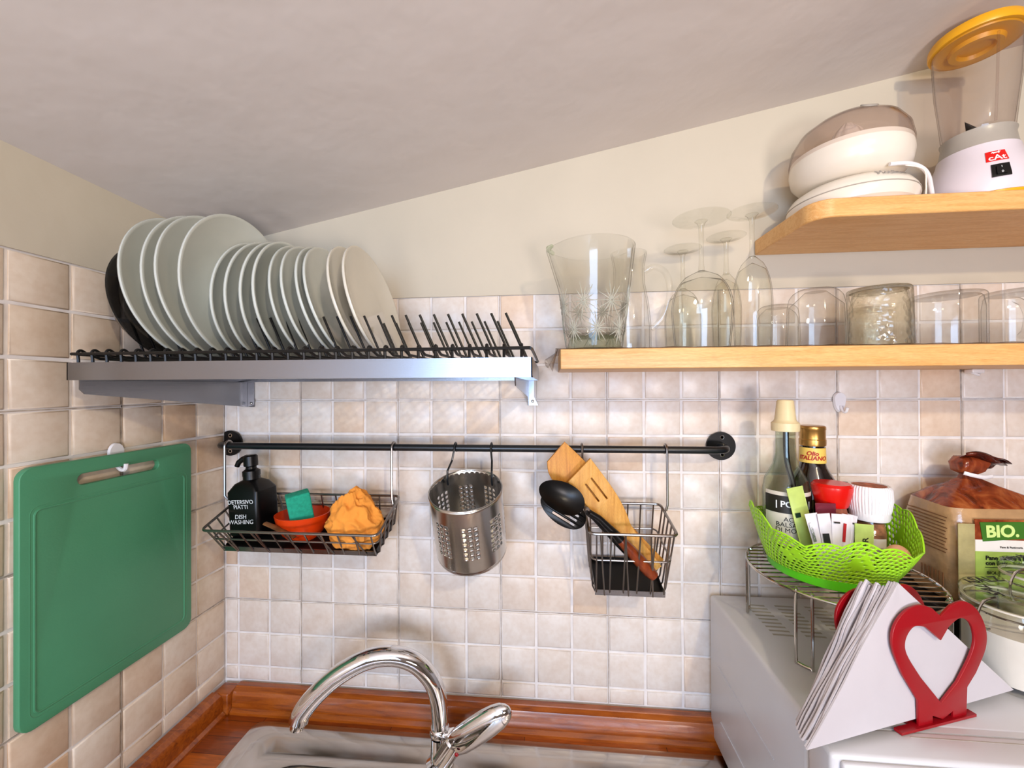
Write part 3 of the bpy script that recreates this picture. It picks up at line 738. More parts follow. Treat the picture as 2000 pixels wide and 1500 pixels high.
# second, slotted black spoon behind
c0, c1_ = V((.8520, -.078, -.2930)), V((.765, -.094, -.2000))
sp_ = thing('slotted_spoon', 'black slotted spoon hanging low behind the serving spoon', 'spoon', c0)
part(sp_, 'handle', MB().tube([c0, c0+(c1_-c0)*.5, c1_, (.752, -.097, -.190)], [.006, .0065, .0045, .004], 12), 'black')
ol = [(.042*cos(a)*(1+.1*cos(a)), .0235*sin(a)) for a in [2*pi*i/36 for i in range(36)]]
hl = [rrect(-.024, y-.0022, .020, y+.0022, .0021, 3) for y in (-.012, -.004, .004, .012)]
vf = curve_mesh([ol]+hl, .0022, .0004)
xm = frame(V((.7155, -.103, -.1885)), (-.86, .02, .50), (.35, .35, .85)); mb = MB()
put(([V((p.x, p.y, p.z - .010*(1-(p.x/.045)**2)*(1-(p.y/.026)**2))) for p in vf[0]], vf[1]), xm, mb)
part(sp_, 'slotted_bowl', mb, 'black', ang=60)

# ================================================================== DISH RACK
FYR = -.320; XL, XR = .0475, .6700
dr = thing('dish_rack', 'stainless steel wall dish rack with black wire prongs', 'dish rack', (.36, -.16, .039))
fr = MB()
fr.box((XL, FYR, .0385), (XR, FYR+.0015, .0622)); fr.box((XL, FYR+.0015, .0385), (XR, FYR+.014, .0400))
fr.box((XL, -.018, .0385), (XR, -.0165, .0622)); fr.box((XL, FYR, .0385), (XL+.0015, -.0165, .0622)); fr.box((XR-.0015, FYR, .0385), (XR, -.0165, .0622))
part(dr, 'frame', fr, 'steel')
def bracket(xp, s_, name='bracket'):
    mb = MB()
    # tapering side plate
    poly = [(-.006, -.0135), (-.306, .0195), (-.312, .026), (-.312, .0385), (-.006, .0385)]
    mb.add([(xp+dx, a, b) for dx in (-.0008, .0008) for a, b in poly], [(0,1,2,3,4), (9,8,7,6,5)]+[(i, (i+1) % 5, 5+(i+1) % 5, 5+i) for i in range(5)])
    x1 = xp + s_*.0155
    mb.box((min(xp, x1), -.0055, -.0135), (max(xp, x1), -.0038, .0385))
    b = part(dr, name, mb, 'steel')
    part(b, 'screw', MB().ball((xp+s_*.009, -.0062, -.006), (.0028, .0012, .0028), 12, 8), 'shinywire')
bracket(.0560, 1)
mb = MB(); xp = .6485
poly = [(-.006, -.0135), (-.306, .0195), (-.312, .026), (-.312, .0385), (-.006, .0385)]
poly = [(a, max(b, .020+(.0385-.020)*0)) if a < -.05 else (a, b) for a, b in poly]
mb.add([(xp+dx, a, b) for dx in (-.0008, .0008) for a, b in ((-.006, -.0105), (-.040, .008), (-.306, .028), (-.312, .0385), (-.006, .0385))], [(0,1,2,3,4), (9,8,7,6,5)]+[(i, (i+1) % 5, 5+(i+1) % 5, 5+i) for i in range(5)])
mb.add([(x, y, z) for y in (-.0040, -.0056) for x, z in ((.6485, .0385), (.6600, .0385), (.6600, .006), (.6680, -.0105), (.6485, -.0105))], [(0,1,2,3,4), (9,8,7,6,5)]+[(i, (i+1) % 5, 5+(i+1) % 5, 5+i) for i in range(5)])
b = part(dr, 'bracket', mb, 'steel'); part(b, 'screw', MB().ball((.6572, -.0065, -.0025), (.003, .0012, .003), 12, 8), 'shinywire')
ZW = .0735
mb = MB(); mb.tube([(.054, -.3195, ZW), (.667, -.3195, ZW)], .0021, 8); mb.tube([(.054, -.022, ZW), (.667, -.022, ZW)], .0021, 8)
mb.tube([(.667, -.3195, ZW), (.6690, -.30, ZW), (.6690, -.04, ZW), (.667, -.022, ZW)], .0021, 8); mb.tube([(.056, -.3195, ZW), (.056, -.022, ZW)], .0021, 8)
mb.tube([(.054, -.222, .0665), (.667, -.222, .0665)], .0018, 8); mb.tube([(.054, -.150, .0665), (.667, -.150, .0665)], .0018, 8)
part(dr, 'wire_tray', mb, 'blackcoat')
DXW = .0213
mb0 = MB(); x = .0
mb0.tube(smooth([(x, -.3165, .0455), (x, -.3165, .066), (x, -.3175, .0755), (x, -.313, .0785), (x, -.305, .074), (x, -.29, .069)], 3)+[V((x, -.06, .069)), V((x, -.035, .072)), V((x, -.024, .0765)), V((x, -.0205, .070)), V((x, -.0205, .046))], .0019, 6)
prg = {}
for q, (yy, zz) in enumerate(((-.222, 0), (-.150, 0))):
    prg[yy] = MB().tube([(0, yy, .066), (-.0030, yy, .0745), (-.0290, yy, .1335)], .0018, 8)
ncw = 29; first = {}
for i in range(ncw):
    xx = .0605 + i*DXW*1.0
    if i == 0:
        a = part(dr, 'cross_wire', mb0, 'blackcoat'); p1 = part(dr, 'prong', prg[-.222], 'blackcoat'); p2 = part(dr, 'prong', prg[-.150], 'blackcoat'); first = (a, p1, p2)
        for o in first: o.location.x = xx
    else:
        for o in first:
            c_ = o.copy(); COL.objects.link(c_); c_.parent = dr; c_.location.x = xx

# ---------------------------------------------- plates
def plate_mesh(R, depth, foot, rim, mat, well=.62):
    pr_ = [(0, .0025), (R*foot*.8, .0025), (R*foot*.86, 0), (R*foot*.95, 0), (R*foot, .003), (R*.80, depth*.45), (R*.97, depth-.0030), (R*.992, depth-.0022), (R, depth), (R*.996, depth+.0018), (R*.98, depth+.0022), (R*.955, depth+.0008), (R*.79, depth*.45+.0038), (R*well, .0068), (R*well*.8, .0058), (0, .0058)]
    m = MB(); m.lathe([(a, b-depth) for a, b in pr_], 72); return m
def plate(name, mb, mat, label, bx, yc, R, t, depth, group):
    """bottom edge at bx, tilted back by t, facing +x"""
    o = solo(name, mb, mat, label, 'plate', group, ori=(0, 0, 0), ang=50)
    e = V((-sin(t), 0, cos(t))); c_ = V((bx, yc, .0712)) + e*R
    o.location = (c_.x, c_.y, c_.z+ZO); o.rotation_euler = (0, pi/2-t, 0); return o
big = plate_mesh(.1155, .018, .55, 0, 'china'); small = plate_mesh(.0945, .015, .55, 0, 'china'); deep = plate_mesh(.0945, .024, .5, 0, 'china', .5)
G1, G2, G3 = 'large dinner plates at the left of the rack', 'soup plates in the middle of the rack', 'small side plates in the rack'
BIGP = [(.118, .14, 'large grey-white dinner plate at far left, beside the black bowl'), (.142, .06, 'large grey-white dinner plate, second from the black bowl'),
        (.166, .085, 'large grey-white dinner plate, third from the black bowl'), (.190, -.01, 'large grey-white dinner plate standing upright, nearest the soup plates')]
o0 = None
for i, (bx, t, lab) in enumerate(BIGP):
    if o0 is None: o0 = plate('dinner_plate', big, 'china', lab, bx, -.186, .1155, t, .018, G1); o = o0
    else:
        o = o0.copy(); COL.objects.link(o); o['label'] = lab; e = V((-sin(t), 0, cos(t))); c_ = V((bx, -.186, .0712)) + e*.1155; o.location = (c_.x, c_.y, c_.z+ZO); o.rotation_euler = (0, pi/2-t, 0)
DP = [(.208, -.06, 'upright soup plate directly in front of the largest plate'), (.232, -.03, 'second soup plate counted from the large plates'), (.257, -.01, 'third soup plate counted from the large plates'), (.283, .06, 'last soup plate, next to the small side plates')]
o0 = None
for bx, t, lab in DP:
    if o0 is None: o0 = plate('soup_plate', deep, 'china', lab, bx, -.180, .0945, t, .024, G2)
    else:
        o = o0.copy(); COL.objects.link(o); o['label'] = lab; e = V((-sin(t), 0, cos(t))); c_ = V((bx, -.180, .0712)) + e*.0945; o.location = (c_.x, c_.y, c_.z+ZO); o.rotation_euler = (0, pi/2-t, 0)
SPL = [(.306, .15, 'china', 'leftmost of the tilted small side plates, behind the soup plates'), (.330, .20, 'china', 'second tilted side plate from the soup plates'), (.356, .23, 'china', 'third tilted side plate, half hidden behind the fourth'),
       (.372, .26, 'china', 'fourth tilted side plate with its face showing in the middle'), (.408, .26, 'china2', 'side plate just behind the frontmost plate'), (.430, .25, 'china2', 'frontmost cream side plate with its whole face showing, beside empty prongs')]
o0 = None
for bx, t, mt, lab in SPL:
    if o0 is None or mt == 'china2' and o0.data.materials[0] != M['china2']: o0 = plate('side_plate', small, mt, lab, bx, -.165, .0945, t, .015, G3)
    else:
        o = o0.copy(); COL.objects.link(o); o['label'] = lab; e = V((-sin(t), 0, cos(t))); c_ = V((bx, -.165, .0712)) + e*.0945; o.location = (c_.x, c_.y, c_.z+ZO); o.rotation_euler = (0, pi/2-t, 0)
kb = MB(); kb.lathe([(0, -.034), (.045, -.034), (.075, -.022), (.091, -.004), (.094, 0), (.092, .001), (.088, -.003), (.072, -.019), (.044, -.031), (0, -.031)], 64)
o = solo('glass_bowl', kb, 'smoke', 'black smoked glass bowl at the far left of the dish rack', 'bowl', ori=(0, 0, 0), ang=50)
t = .20; e = V((-sin(t), 0, cos(t))); c_ = V((.088, -.196, .0712)) + e*.094; o.location = (c_.x, c_.y, c_.z+ZO); o.rotation_euler = (0, pi/2-t, 0)

# ================================================================== SHELVES
ZS = .0838
mb = MB().box((.7075, -.180, .0535), (1.95, -.0045, ZS), .0012)
solo('wooden_shelf', mb, 'pine', 'long lower pine shelf carrying the glassware', 'shelf')
poly = [(1.076, -.0045)] + [(1.076+.030-.030*cos(a), -.146-.032*sin(a)-.0) for a in [pi/2*i/8 for i in range(9)]] + [(1.95, -.180), (1.95, -.0045)]
mb = MB().prism(poly, .271, .2985)
ou = solo('wooden_shelf', mb, 'pine', 'short upper pine shelf with rounded corner carrying the juicer and blender', 'shelf')
bv = ou.modifiers.new('bevel', 'BEVEL'); bv.width = .002; bv.segments = 2; bv.limit_method = 'ANGLE'
# wavy clear shelf liner
def lin_(u, v):
    x = .700 + u*1.24; wv = .0014*sin(x*41)+.0010*sin(x*97+1)
    if v < .04: return V((x, -.1822-wv*.5, ZS+.0012-.001))
    y = -.1815 + (v-.04)/.96*.174
    return V((x, y, ZS+.0009+abs(wv)*max(0, 1-(v)*4)))
mb = MB(); mb.sheet(lin_, 240, 14); o = solo('shelf_liner', mb, 'liner', 'wavy transparent liner lying on the lower pine shelf', 'shelf liner', ang=60); solidify(o, .0005, 1)
def lf(u, v):
    y = -.178+u*.165; return V((.7035-.014*v*(1+.5*sin(u*5)), y, ZS+.001-.030*v*(.7+.3*cos(u*7))))
mb = MB(); mb.sheet(lf, 16, 6); o2 = part(o, 'hanging_flap', mb, 'liner', 'crumpled liner flap over the left shelf end', ang=80); solidify(o2, .0005, 0)
# small clips under the lower shelf
mb = MB().box((1.425, -.028, .046), (1.445, -.012, .0535), .002).tube([(1.43, -.02, .047), (1.436, -.026, .043), (1.444, -.02, .047)], .002, 8)
solo('shelf_clip', mb, 'whitep', 'small whitish clip fixed under the lower pine shelf at right', 'clip')
# bare adhesive hook on the wall
mb = MB().add([(1.222+.0105*cos(a)*s_, -.0042-d, .002+(.0115*sin(a) if sin(a) > 0 else .026*sin(a))*s_) for d, s_ in ((0, 1), (.0045, .9)) for a in [2*pi*i/24 for i in range(24)]],
     [tuple(range(24)), tuple(range(47, 23, -1))]+[(i, (i+1) % 24, 24+(i+1) % 24, 24+i) for i in range(24)])
h2 = thing('wall_hook', 'empty white adhesive hook on the tiles under the lower shelf', 'hook', (1.222, -.005, -.024))
part(h2, 'plate', mb, 'whitep'); part(h2, 'prong', MB().tube(smooth([(1.222, -.009, -.012), (1.2225, -.014, -.021), (1.2235, -.020, -.022), (1.2245, -.0225, -.014)], 4), .0024, 8), 'whitep')

# ---------------------------------------------- glassware on the lower shelf
ZG = ZS + .0030
def shell(outer, inner): return outer + inner
# front cut glass pitcher
pc = V((.7645, -.1230, ZG)); pit = thing('glass_pitcher', 'cut glass pitcher with star pattern, frontmost at the left shelf end', 'pitcher', pc)
def cut(i, a, z):
    if i > 24: return 0
    hz = (z-.012)/.085
    if hz < 0 or hz > 1: return 0
    k = 10; s1 = abs(((a/(2*pi)*k) % 1)-.5)*2; s2 = abs((hz*2.2 % 1)-.5)*2
    return -.0006*max(0, 1-abs(s1-s2)*3) - .0006*max(0, 1-abs((s1+s2-1))*3)
prf = []
for i in range(26):
    z = .004 + .164*i/25; prf.append((.0455+.0215*(z/.168)**1.0, z))
inner = [(r-.0035, z) for r, z in reversed(prf[3:])]
prof = [(0, 0), (.043, 0)] + prf + [(prf[-1][0]-.0018, .1695)] + inner + [(0, .022)]
mb = MB(); mb.lathe(prof, 160, pc, wob=lambda i, a, z: (cut(i-2, a, z) if 2 <= i < 28 else 0) + (.012*max(0, cos(a-pi*.98))**14*((z-.10)/.07) if z > .10 else 0))
part(pit, 'body', mb, 'glasscut', ang=25)
mb = MB()
def onp(a, z): 
    R0 = .0455+.0215*((z)/.168)+.0003; return pc + V((R0*cos(a), R0*sin(a), z))
for row, (zc_, off, hr) in enumerate(((.030, 0, .026), (.072, .5, .030))):
    for k_ in range(8):
        a0 = 2*pi*(k_+off)/8
        for ray in range(14):
            t_ = 2*pi*ray/14; ln = hr*(1 if ray % 2 == 0 else .72)
            q_ = []
            for w_ in (.06, .35, .65, 1):
                z = zc_+ln*w_*sin(t_); R0 = .0455+.0215*(z/.168)
                q_.append(onp(a0+ln*w_*cos(t_)*.80/R0, max(.004, z)))
            mb.tube(q_, [.0012, .0010, .0008, .0003], 5)
part(pit, 'cut_pattern', mb, 'frost', 'cut star rays')
part(pit, 'spout_rim', MB().tube([pc+V((-.066, .022, .1690)), pc+V((-.0735, .008, .1705)), pc+V((-.0745, -.004, .1705)), pc+V((-.0690, -.018, .1690))], [.003, .004, .004, .003], 10), 'glassgreen', 'thick greenish pouring lip')
part(pit, 'thick_base', MB().lathe([(0, .001), (.042, .001), (.0440, .004), (.0425, .010), (.038, .0205), (0, .0205)], 48, pc), 'glassgreen', 'greenish thick glass bottom')
# rear jug with handle
jc = V((.8360, -.0470, ZG)); jug = thing('glass_jug', 'plain glass jug with a curved handle behind the cut glass pitcher', 'jug', jc)
o_ = [(.034, 0), (.0385, .003), (.0385, .05), (.0345, .09), (.028, .125), (.027, .155), (.032, .182)]
mb = MB(); mb.lathe([(0, 0)]+o_+[(.0305, .1825)]+[(r-.0028, z) for r, z in reversed(o_[1:])]+[(0, .007)], 64, jc); part(jug, 'body', mb, 'glass', ang=40)
mb = MB(); mb.tube(smooth([jc+V(p) for p in ((.026, -.010, .146), (.042, -.016, .152), (.060, -.022, .138), (.066, -.024, .105), (.058, -.020, .068), (.044, -.015, .048), (.0365, -.012, .043))], 5), .0055, 12, flat=(1, .7))
part(jug, 'handle', mb, 'glass')
def wineglass(name, label, cx_, cy_, rb, rr_, hb, hs, rf, group='upside-down stemmed glasses on the lower shelf'):
    c_ = V((cx_, cy_, ZG)); g = thing(name, label, 'glass', c_, group)
    o_ = [(rr_, 0)] + [(rr_+(rb-rr_)*sin(min(1, t*1.6)*pi/2) if t < .45 else rb*sqrt(max(0, 1-((t-.45)/.56)**2.3)), hb*t) for t in [i/14 for i in range(1, 14)]]
    o_ = [(max(r, .006), z) for r, z in o_]
    inn = [(max(r-.0012, .001), z-.0008 if z > 0 else 0) for r, z in reversed(o_)]
    mb = MB(); mb.lathe([(0.0005, hb-.008)] + [(r*.97-.0008, z) for r, z in reversed(o_[:-1])] + o_ + [(.0045, hb+.002), (.0005, hb+.002)], 56, c_)
    part(g, 'bowl', mb, 'glasswine', ang=50)
    part(g, 'stem', MB().lathe([(0, hb), (.0052, hb), (.0038, hb+.012), (.0034, (hb+hs)/2), (.0038, hs-.014), (.007, hs-.006), (.010, hs-.004), (0, hs-.003)], 20, c_), 'glasswine')
    part(g, 'foot', MB().lathe([(0, hs-.004), (.010, hs-.0045), (rf*.6, hs-.002), (rf, hs-.0008), (rf, hs+.0006), (0, hs+.0012)], 56, c_), 'glasswine')
    return g
wineglass('wine_glass', 'big-bowled wine glass upside down, frontmost of the stemmed glasses', .9378, -.120, .0465, .041, .125, .2120, .0435)
wineglass('wine_glass', 'shorter wine glass upside down behind the big-bowled one, leftmost', .9345, -.038, .032, .030, .115, .1900, .0320)
wineglass('champagne_flute', 'slim flute upside down behind the others, next to the tall right flute', 1.0090, -.042, .0245, .022, .140, .2080, .0320)
wineglass('champagne_flute', 'tall slim flute upside down at the right of the stemmed glasses', 1.0175, -.118, .0285, .026, .146, .2200, .0360)

def tumbler(name, label, cx_, cy_, r0, r1, h, mat='glass', wall=.0022, wob=None, rtop=.014, n=64, group='upside-down tumblers and mugs on the lower shelf', cat='glass'):
    c_ = V((cx_, cy_, ZG)); g = thing(name, label, cat, c_, group)
    o_ = [(r0, 0), (r0+(r1-r0)*.3, h*.3), (r0+(r1-r0)*.7, h*.7), (r1, h-rtop)] + [(r1-rtop+rtop*cos(a), h-rtop+rtop*sin(a)) for a in (pi/8, pi/4, pi*3/8, pi/2)]
    th = .005
    i_ = [(r1-rtop-.001, h-th), (r1-wall*2, h-rtop-th*.4), (r0+(r1-r0)*.7-wall, h*.7), (r0+(r1-r0)*.3-wall, h*.3), (r0-wall, 0)]
    mb = MB(); mb.lathe([(0, h-th)]+i_+o_+[(0, h)], n, c_, wob=wob); part(g, 'body', mb, mat, ang=40); return g
tumbler('tumbler', 'rounded clear tumbler upside down, first right of the flutes', 1.1120, -.120, .0405, .037, .0925, rtop=.022)
tumbler('tumbler', 'low clear tumbler upside down behind the rounded tumbler', 1.0960, -.041, .035, .032, .082)
tumbler('tumbler', 'thick crackled glass tumbler upside down with angular top', 1.2030, -.122, .041, .0395, .0900, 'glasscrack', .004, wob=lambda i, a, z: .0012*noise.noise(V((cos(a)*4, sin(a)*4, z*90))), rtop=.003, n=96)
g = tumbler('glass_mug', 'clear glass mug upside down right of the crackled tumbler', 1.3000, -.121, .0435, .0435, .0790, rtop=.006, cat='mug')
g2_ = tumbler('glass_mug', 'clear glass mug upside down half hidden in the rear row', 1.2500, -.040, .034, .034, .074, rtop=.006, cat='mug')
c_ = V((1.25, -.040, ZG)); part(g2_, 'handle', MB().tube(smooth([c_+V(p) for p in ((.030, -.014, .062), (.046, -.024, .056), (.050, -.027, .034), (.040, -.020, .014), (.029, -.013, .008))], 5), .004, 10), 'glass')
g3_ = tumbler('glass_mug', 'clear glass mug with handle to the left at the right picture edge', 1.4080, -.118, .043, .043, .0820, rtop=.006, cat='mug')
c_ = V((1.408, -.118, ZG)); part(g3_, 'handle', MB().tube(smooth([c_+V(p) for p in ((-.034, -.026, .064), (-.043, -.044, .054), (-.044, -.050, .036), (-.038, -.042, .018), (-.031, -.029, .010))], 5), .0045, 10), 'glass')

# ---------------------------------------------- citrus juicer and blender on the upper shelf
ZU = .2990
jc = V((1.1800, -.0930, ZU)); cj = thing('citrus_juicer', 'cream electric citrus juicer with smoky dome lid on the upper shelf', 'juicer', jc)
part(cj, 'base', MB().lathe([(0, 0), (.074, 0), (.082, .006), (.0855, .018), (.0835, .0275), (.078, .036), (.066, .044), (.050, .048), (0, .048)], 72, jc), 'creamp')
part(cj, 'base_seam', MB().tube([jc+V((.0848*cos(a), .0848*sin(a), .0225)) for a in [2*pi*i/72 for i in range(72)]], .0009, 6, closed=True), 'greyp', 'thin grey seam around the base')
part(cj, 'bowl', MB().lathe([(0, .050), (.048, .050), (.066, .056), (.0775, .070), (.0805, .086), (.079, .102), (.0765, .103), (.0775, .088), (.074, .074), (.062, .062), (0, .058)], 72, jc), 'creamp')
part(cj, 'reamer', MB().lathe([(.060, .086), (.056, .094), (.034, .104), (.027, .120), (.018, .140), (.005, .1555), (0, .156)], 48, jc, wob=lambda i, a, z: .0022*abs(sin(5*a)) if z > .095 else 0), 'creamp')
part(cj, 'dome_lid', MB().lathe([(.0795, .094), (.0805, .104), (.077, .124), (.066, .142), (.048, .155), (.024, .163), (0, .165), (0, .1638), (.0235, .1618), (.0472, .1538), (.065, .141), (.0757, .1234), (.0792, .104), (.0783, .094)], 72, jc), 'domep', 'smoky transparent dome lid')
mb = MB(); mb.tube([jc+V((-.010+.011*cos(a), -.060+.006*sin(a), .1468+.0045*sin(a))) for a in [2*pi*i/20 for i in range(20)]], .0012, 6, closed=True)
part(cj, 'lid_grip', mb, 'greyp')
mb = MB(); wrapcyl(text_mesh('Moulinex', .012, .0003), (jc.x, jc.y, jc.z+.0365), lambda y: .0785-(y)*1.0, -pi/2+.10, mb); part(cj, 'lettering', mb, 'steel')
cdp = smooth([jc+V((p[0]-.010, p[1], p[2])) for p in ((.020, -.0690, .052), (.045, -.070, .0515), (.066, -.066, .046), (.080, -.060, .036), (.0925, -.050, .018), (.098, -.046, .0055), (.106, -.042, .0045), (.118, -.030, .0042), (.122, .02, .0042), (.10, .06, .0045))], 6)
part(cj, 'power_cord', MB().tube(cdp, .0028, 10), 'whitep', 'whitish cord looping over the base')
mb = MB(); mb.tube(smooth([jc+V(p) for p in ((.030, -.0690, .0500), (.052, -.0735, .040), (.058, -.0700, .020), (.0575, -.070, .005))], 5), .0010, 8); part(cj, 'base_shade_line', mb, 'creamp')  # thin tube standing in for a curved line of shading on the base

bc = V((1.3680, -.0980, ZU)); bl = thing('blender', 'white blender with clear jug and yellow lid on the upper shelf', 'blender', bc)
part(bl, 'foot_ring', MB().lathe([(0, 0), (.064, 0), (.0665, .004), (.0665, .009), (.060, .013), (0, .013)], 64, bc), 'yellow', 'yellow foot ring')
part(bl, 'motor_base', MB().lathe([(0, .009), (.0655, .010), (.0670, .016), (.0655, .032), (.060, .052), (.052, .070), (.047, .082), (.0455, .090), (0, .090)], 72, bc), 'lilac')
part(bl, 'collar', MB().lathe([(0, .088), (.0445, .089), (.0425, .098), (.0405, .112), (.0420, .118), (.039, .119), (0, .112)], 64, bc), 'greyp')
part(bl, 'jug', MB().lathe([(.0, .1185), (.039, .1185), (.0400, .1215), (.0425, .150), (.0475, .200), (.0500, .255), (.0505, .268), (.0488, .268), (.0483, .255), (.0458, .200), (.0408, .150), (.038, .124), (0, .1215)], 72, bc), 'clearp', 'clear tapered jug')
part(bl, 'lid', MB().lathe([(0, .2635), (.020, .2635), (.022, .258), (.030, .258), (.032, .2640), (.0475, .2640), (.0485, .266), (.0535, .2662), (.0545, .269), (.0540, .277), (.052, .281), (0, .283)], 72, bc), 'yellow', 'yellow lid')
mb = MB()
for a in (.3, 1.9, 3.4, 5.0):
    d = V((cos(a), sin(a), 0)); s_ = V((-sin(a), cos(a), 0)); z0 = bc+V((0, 0, .1285))
    mb.add([z0+s_*.005, z0-s_*.005, z0+d*.012-s_*.006, z0+d*.024+V((0, 0, .012 if a in (.3, 3.4) else -.003)), z0+d*.012+s_*.004] + [q+V((0, 0, .0012)) for q in (z0+s_*.005, z0-s_*.005, z0+d*.012-s_*.006, z0+d*.024+V((0, 0, .012 if a in (.3, 3.4) else -.003)), z0+d*.012+s_*.004)],
           [(0,1,2,3,4), (9,8,7,6,5)]+[(i, (i+1) % 5, 5+(i+1) % 5, 5+i) for i in range(5)])
mb.lathe([(0, .1195), (.007, .1195), (.006, .131), (0, .132)], 16, bc)
part(bl, 'blades', mb, 'black', 'dark metal blades')
part(bl, 'jug_rib', MB().tube([bc+V((-.012, -.0395, .122)), bc+V((-.013, -.0425, .160)), bc+V((-.014, -.0468, .250))], .0016, 6), 'clearp')
# logo and switch face the camera side
A0 = -pi/2 - .42
lgm = lambda y: .0655-.30*max(0, y-.026)-.0 if y < .052 else .0577-.46*(y-.052)
def rad(z):  # outer radius of the motor base at height z
    pts = [(.010, .0655), (.016, .0670), (.032, .0655), (.052, .060), (.070, .052), (.082, .047), (.09, .0455)]
    for (a, ra), (b, rb_) in zip(pts, pts[1:]):
        if z <= b: return ra+(rb_-ra)*(z-a)/(b-a)
    return .0455
def on_base(vf, zc, a0, off, mb):
    out = []
    for p in vf[0]:
        z = zc+p.y; R0 = rad(z)+off+p.z; a = a0+p.x/rad(zc); out.append((bc.x+R0*cos(a), bc.y+R0*sin(a), bc.z+z))
    mb.add(out, vf[1]); return mb
def gridrect(w_, h, z, n=8):
    vs = []; fs = []
    for q in (0, 1):
        for j in range(n+1):
            for i in range(n+1): vs.append(V((-w_/2+w_*i/n, -h/2+h*j/n, z*q)))
    k = (n+1)**2
    for j in range(n):
        for i in range(n):
            a = j*(n+1)+i; fs += [(a+1, a, a+n+1, a+n+2), (k+a, k+a+1, k+a+n+2, k+a+n+1)]
    for i in range(n):
        for a, b in ((i, i+1), ((n)*(n+1)+i+1, n*(n+1)+i), ((i+1)*(n+1), i*(n+1)), (i*(n+1)+n, (i+1)*(n+1)+n)): fs.append((a, b, k+b, k+a))
    return vs, fs
lg = part(bl, 'logo_badge', on_base(gridrect(.0215, .0175, .0006), .0635, A0, .0002, MB()), 'red', 'red badge')
mb = MB(); on_base(text_mesh('cAt', .0125, .0004, bold=.0002), .0600, A0, .0010, mb)
cat_ = [(-.005, 0), (-.0035, .0022), (-.002, .0014), (.002, .0016), (.0035, .0034), (.0042, .0018), (.0056, .0024), (.0036, .0004), (.0030, -.0016), (.0020, 0), (-.0016, -.0004), (-.0028, -.0016), (-.0026, .0002)]
on_base(([V((x, y, z)) for z in (0, .0003) for x, y in cat_], [tuple(range(13)), tuple(range(25, 12, -1))]), .0685, A0, .0010, mb)
part(lg, 'lettering', mb, 'inkwhite')
swt = part(bl, 'switch', on_base(gridrect(.0190, .0200, .0012), .0385, A0+.02, .0002, MB()), 'black', 'black rocker switch')
part(swt, 'rocker', on_base(gridrect(.0100, .0130, .0020), .0380, A0+.02, .0012, MB()), 'black')
mb = MB(); on_base(text_mesh('0', .0045, .0003), .0345, A0+.02, .0034, mb); on_base(text_mesh('I', .0045, .0003), .0425, A0+.02, .0034, mb); part(swt, 'lettering', mb, 'inkwhite')

# ================================================================== MICROWAVE
ZM = -.3640
mw = thing('microwave', 'white microwave oven standing at the right end of the worktop', 'microwave', (1.23, -.17, ZC))
mx0, mx1 = .9870, 1.49
mb = MB().box((mx0, -.300, ZC+.014), (mx1, -.012, ZM), .006); mb.box((mx0+.001, -.3048, ZM-.010), (mx1-.001, -.290, ZM-.0007)); part(mw, 'body', mb, 'white')
mb = MB().box((mx0+.004, -.3045, ZC+.016), (mx1-.004, -.2995, ZM-.004)); part(mw, 'front_gap', mb, 'darkgap', 'dark gap behind the door frame')
mb = MB().box((mx0-.002, -.345, ZC+.012), (mx1, -.3045, ZM), .005); fp = part(mw, 'front_frame', mb, 'white')
part(mw, 'door', MB().box((mx0+.006, -.352, ZC+.02), (mx1-.12, -.345, ZM-.004), .003), 'white')
part(mw, 'top_seam', MB().box((mx0+.10, -.3150, ZM-.001), (mx1-.004, -.3138, ZM+.0003)), 'greyp', 'fine seam line along the top')
for q in ((mx0+.03, -.04), (mx1-.03, -.04), (mx0+.03, -.29), (mx1-.03, -.29)): part(mw, 'foot', MB().lathe([(0, 0), (.010, 0), (.011, .014), (0, .014)], 16, (q[0], q[1], ZC)), 'black')
mb = MB()
for cx_ in (1.0370, 1.0850, 1.1350):
    for i in range(9):
        y = -.040-.0108*i; y -= .006; mb.add([(cx_, y-.0020, ZM+.0003), (cx_+.030, y-.0034, ZM+.0003), (cx_+.030, y+.0006, ZM+.0003), (cx_, y+.0020, ZM+.0003), (cx_, y-.0020, ZM-.001), (cx_+.030, y-.0034, ZM-.001), (cx_+.030, y+.0006, ZM-.001), (cx_, y+.0020, ZM-.001)], [(0,1,2,3), (7,6,5,4), (0,4,5,1), (1,5,6,2), (2,6,7,3), (3,7,4,0)])
o = part(mw, 'vent_slots', mb, 'ventgrey', 'three columns of slanted vent slots')
# faint embossed line on the side
part(mw, 'side_emboss', MB().box((mx0-.0012, -.23, -.475), (mx0+.001, -.05, -.474)).box((mx0-.0012, -.25, -.565), (mx0+.001, -.06, -.564)), 'white')

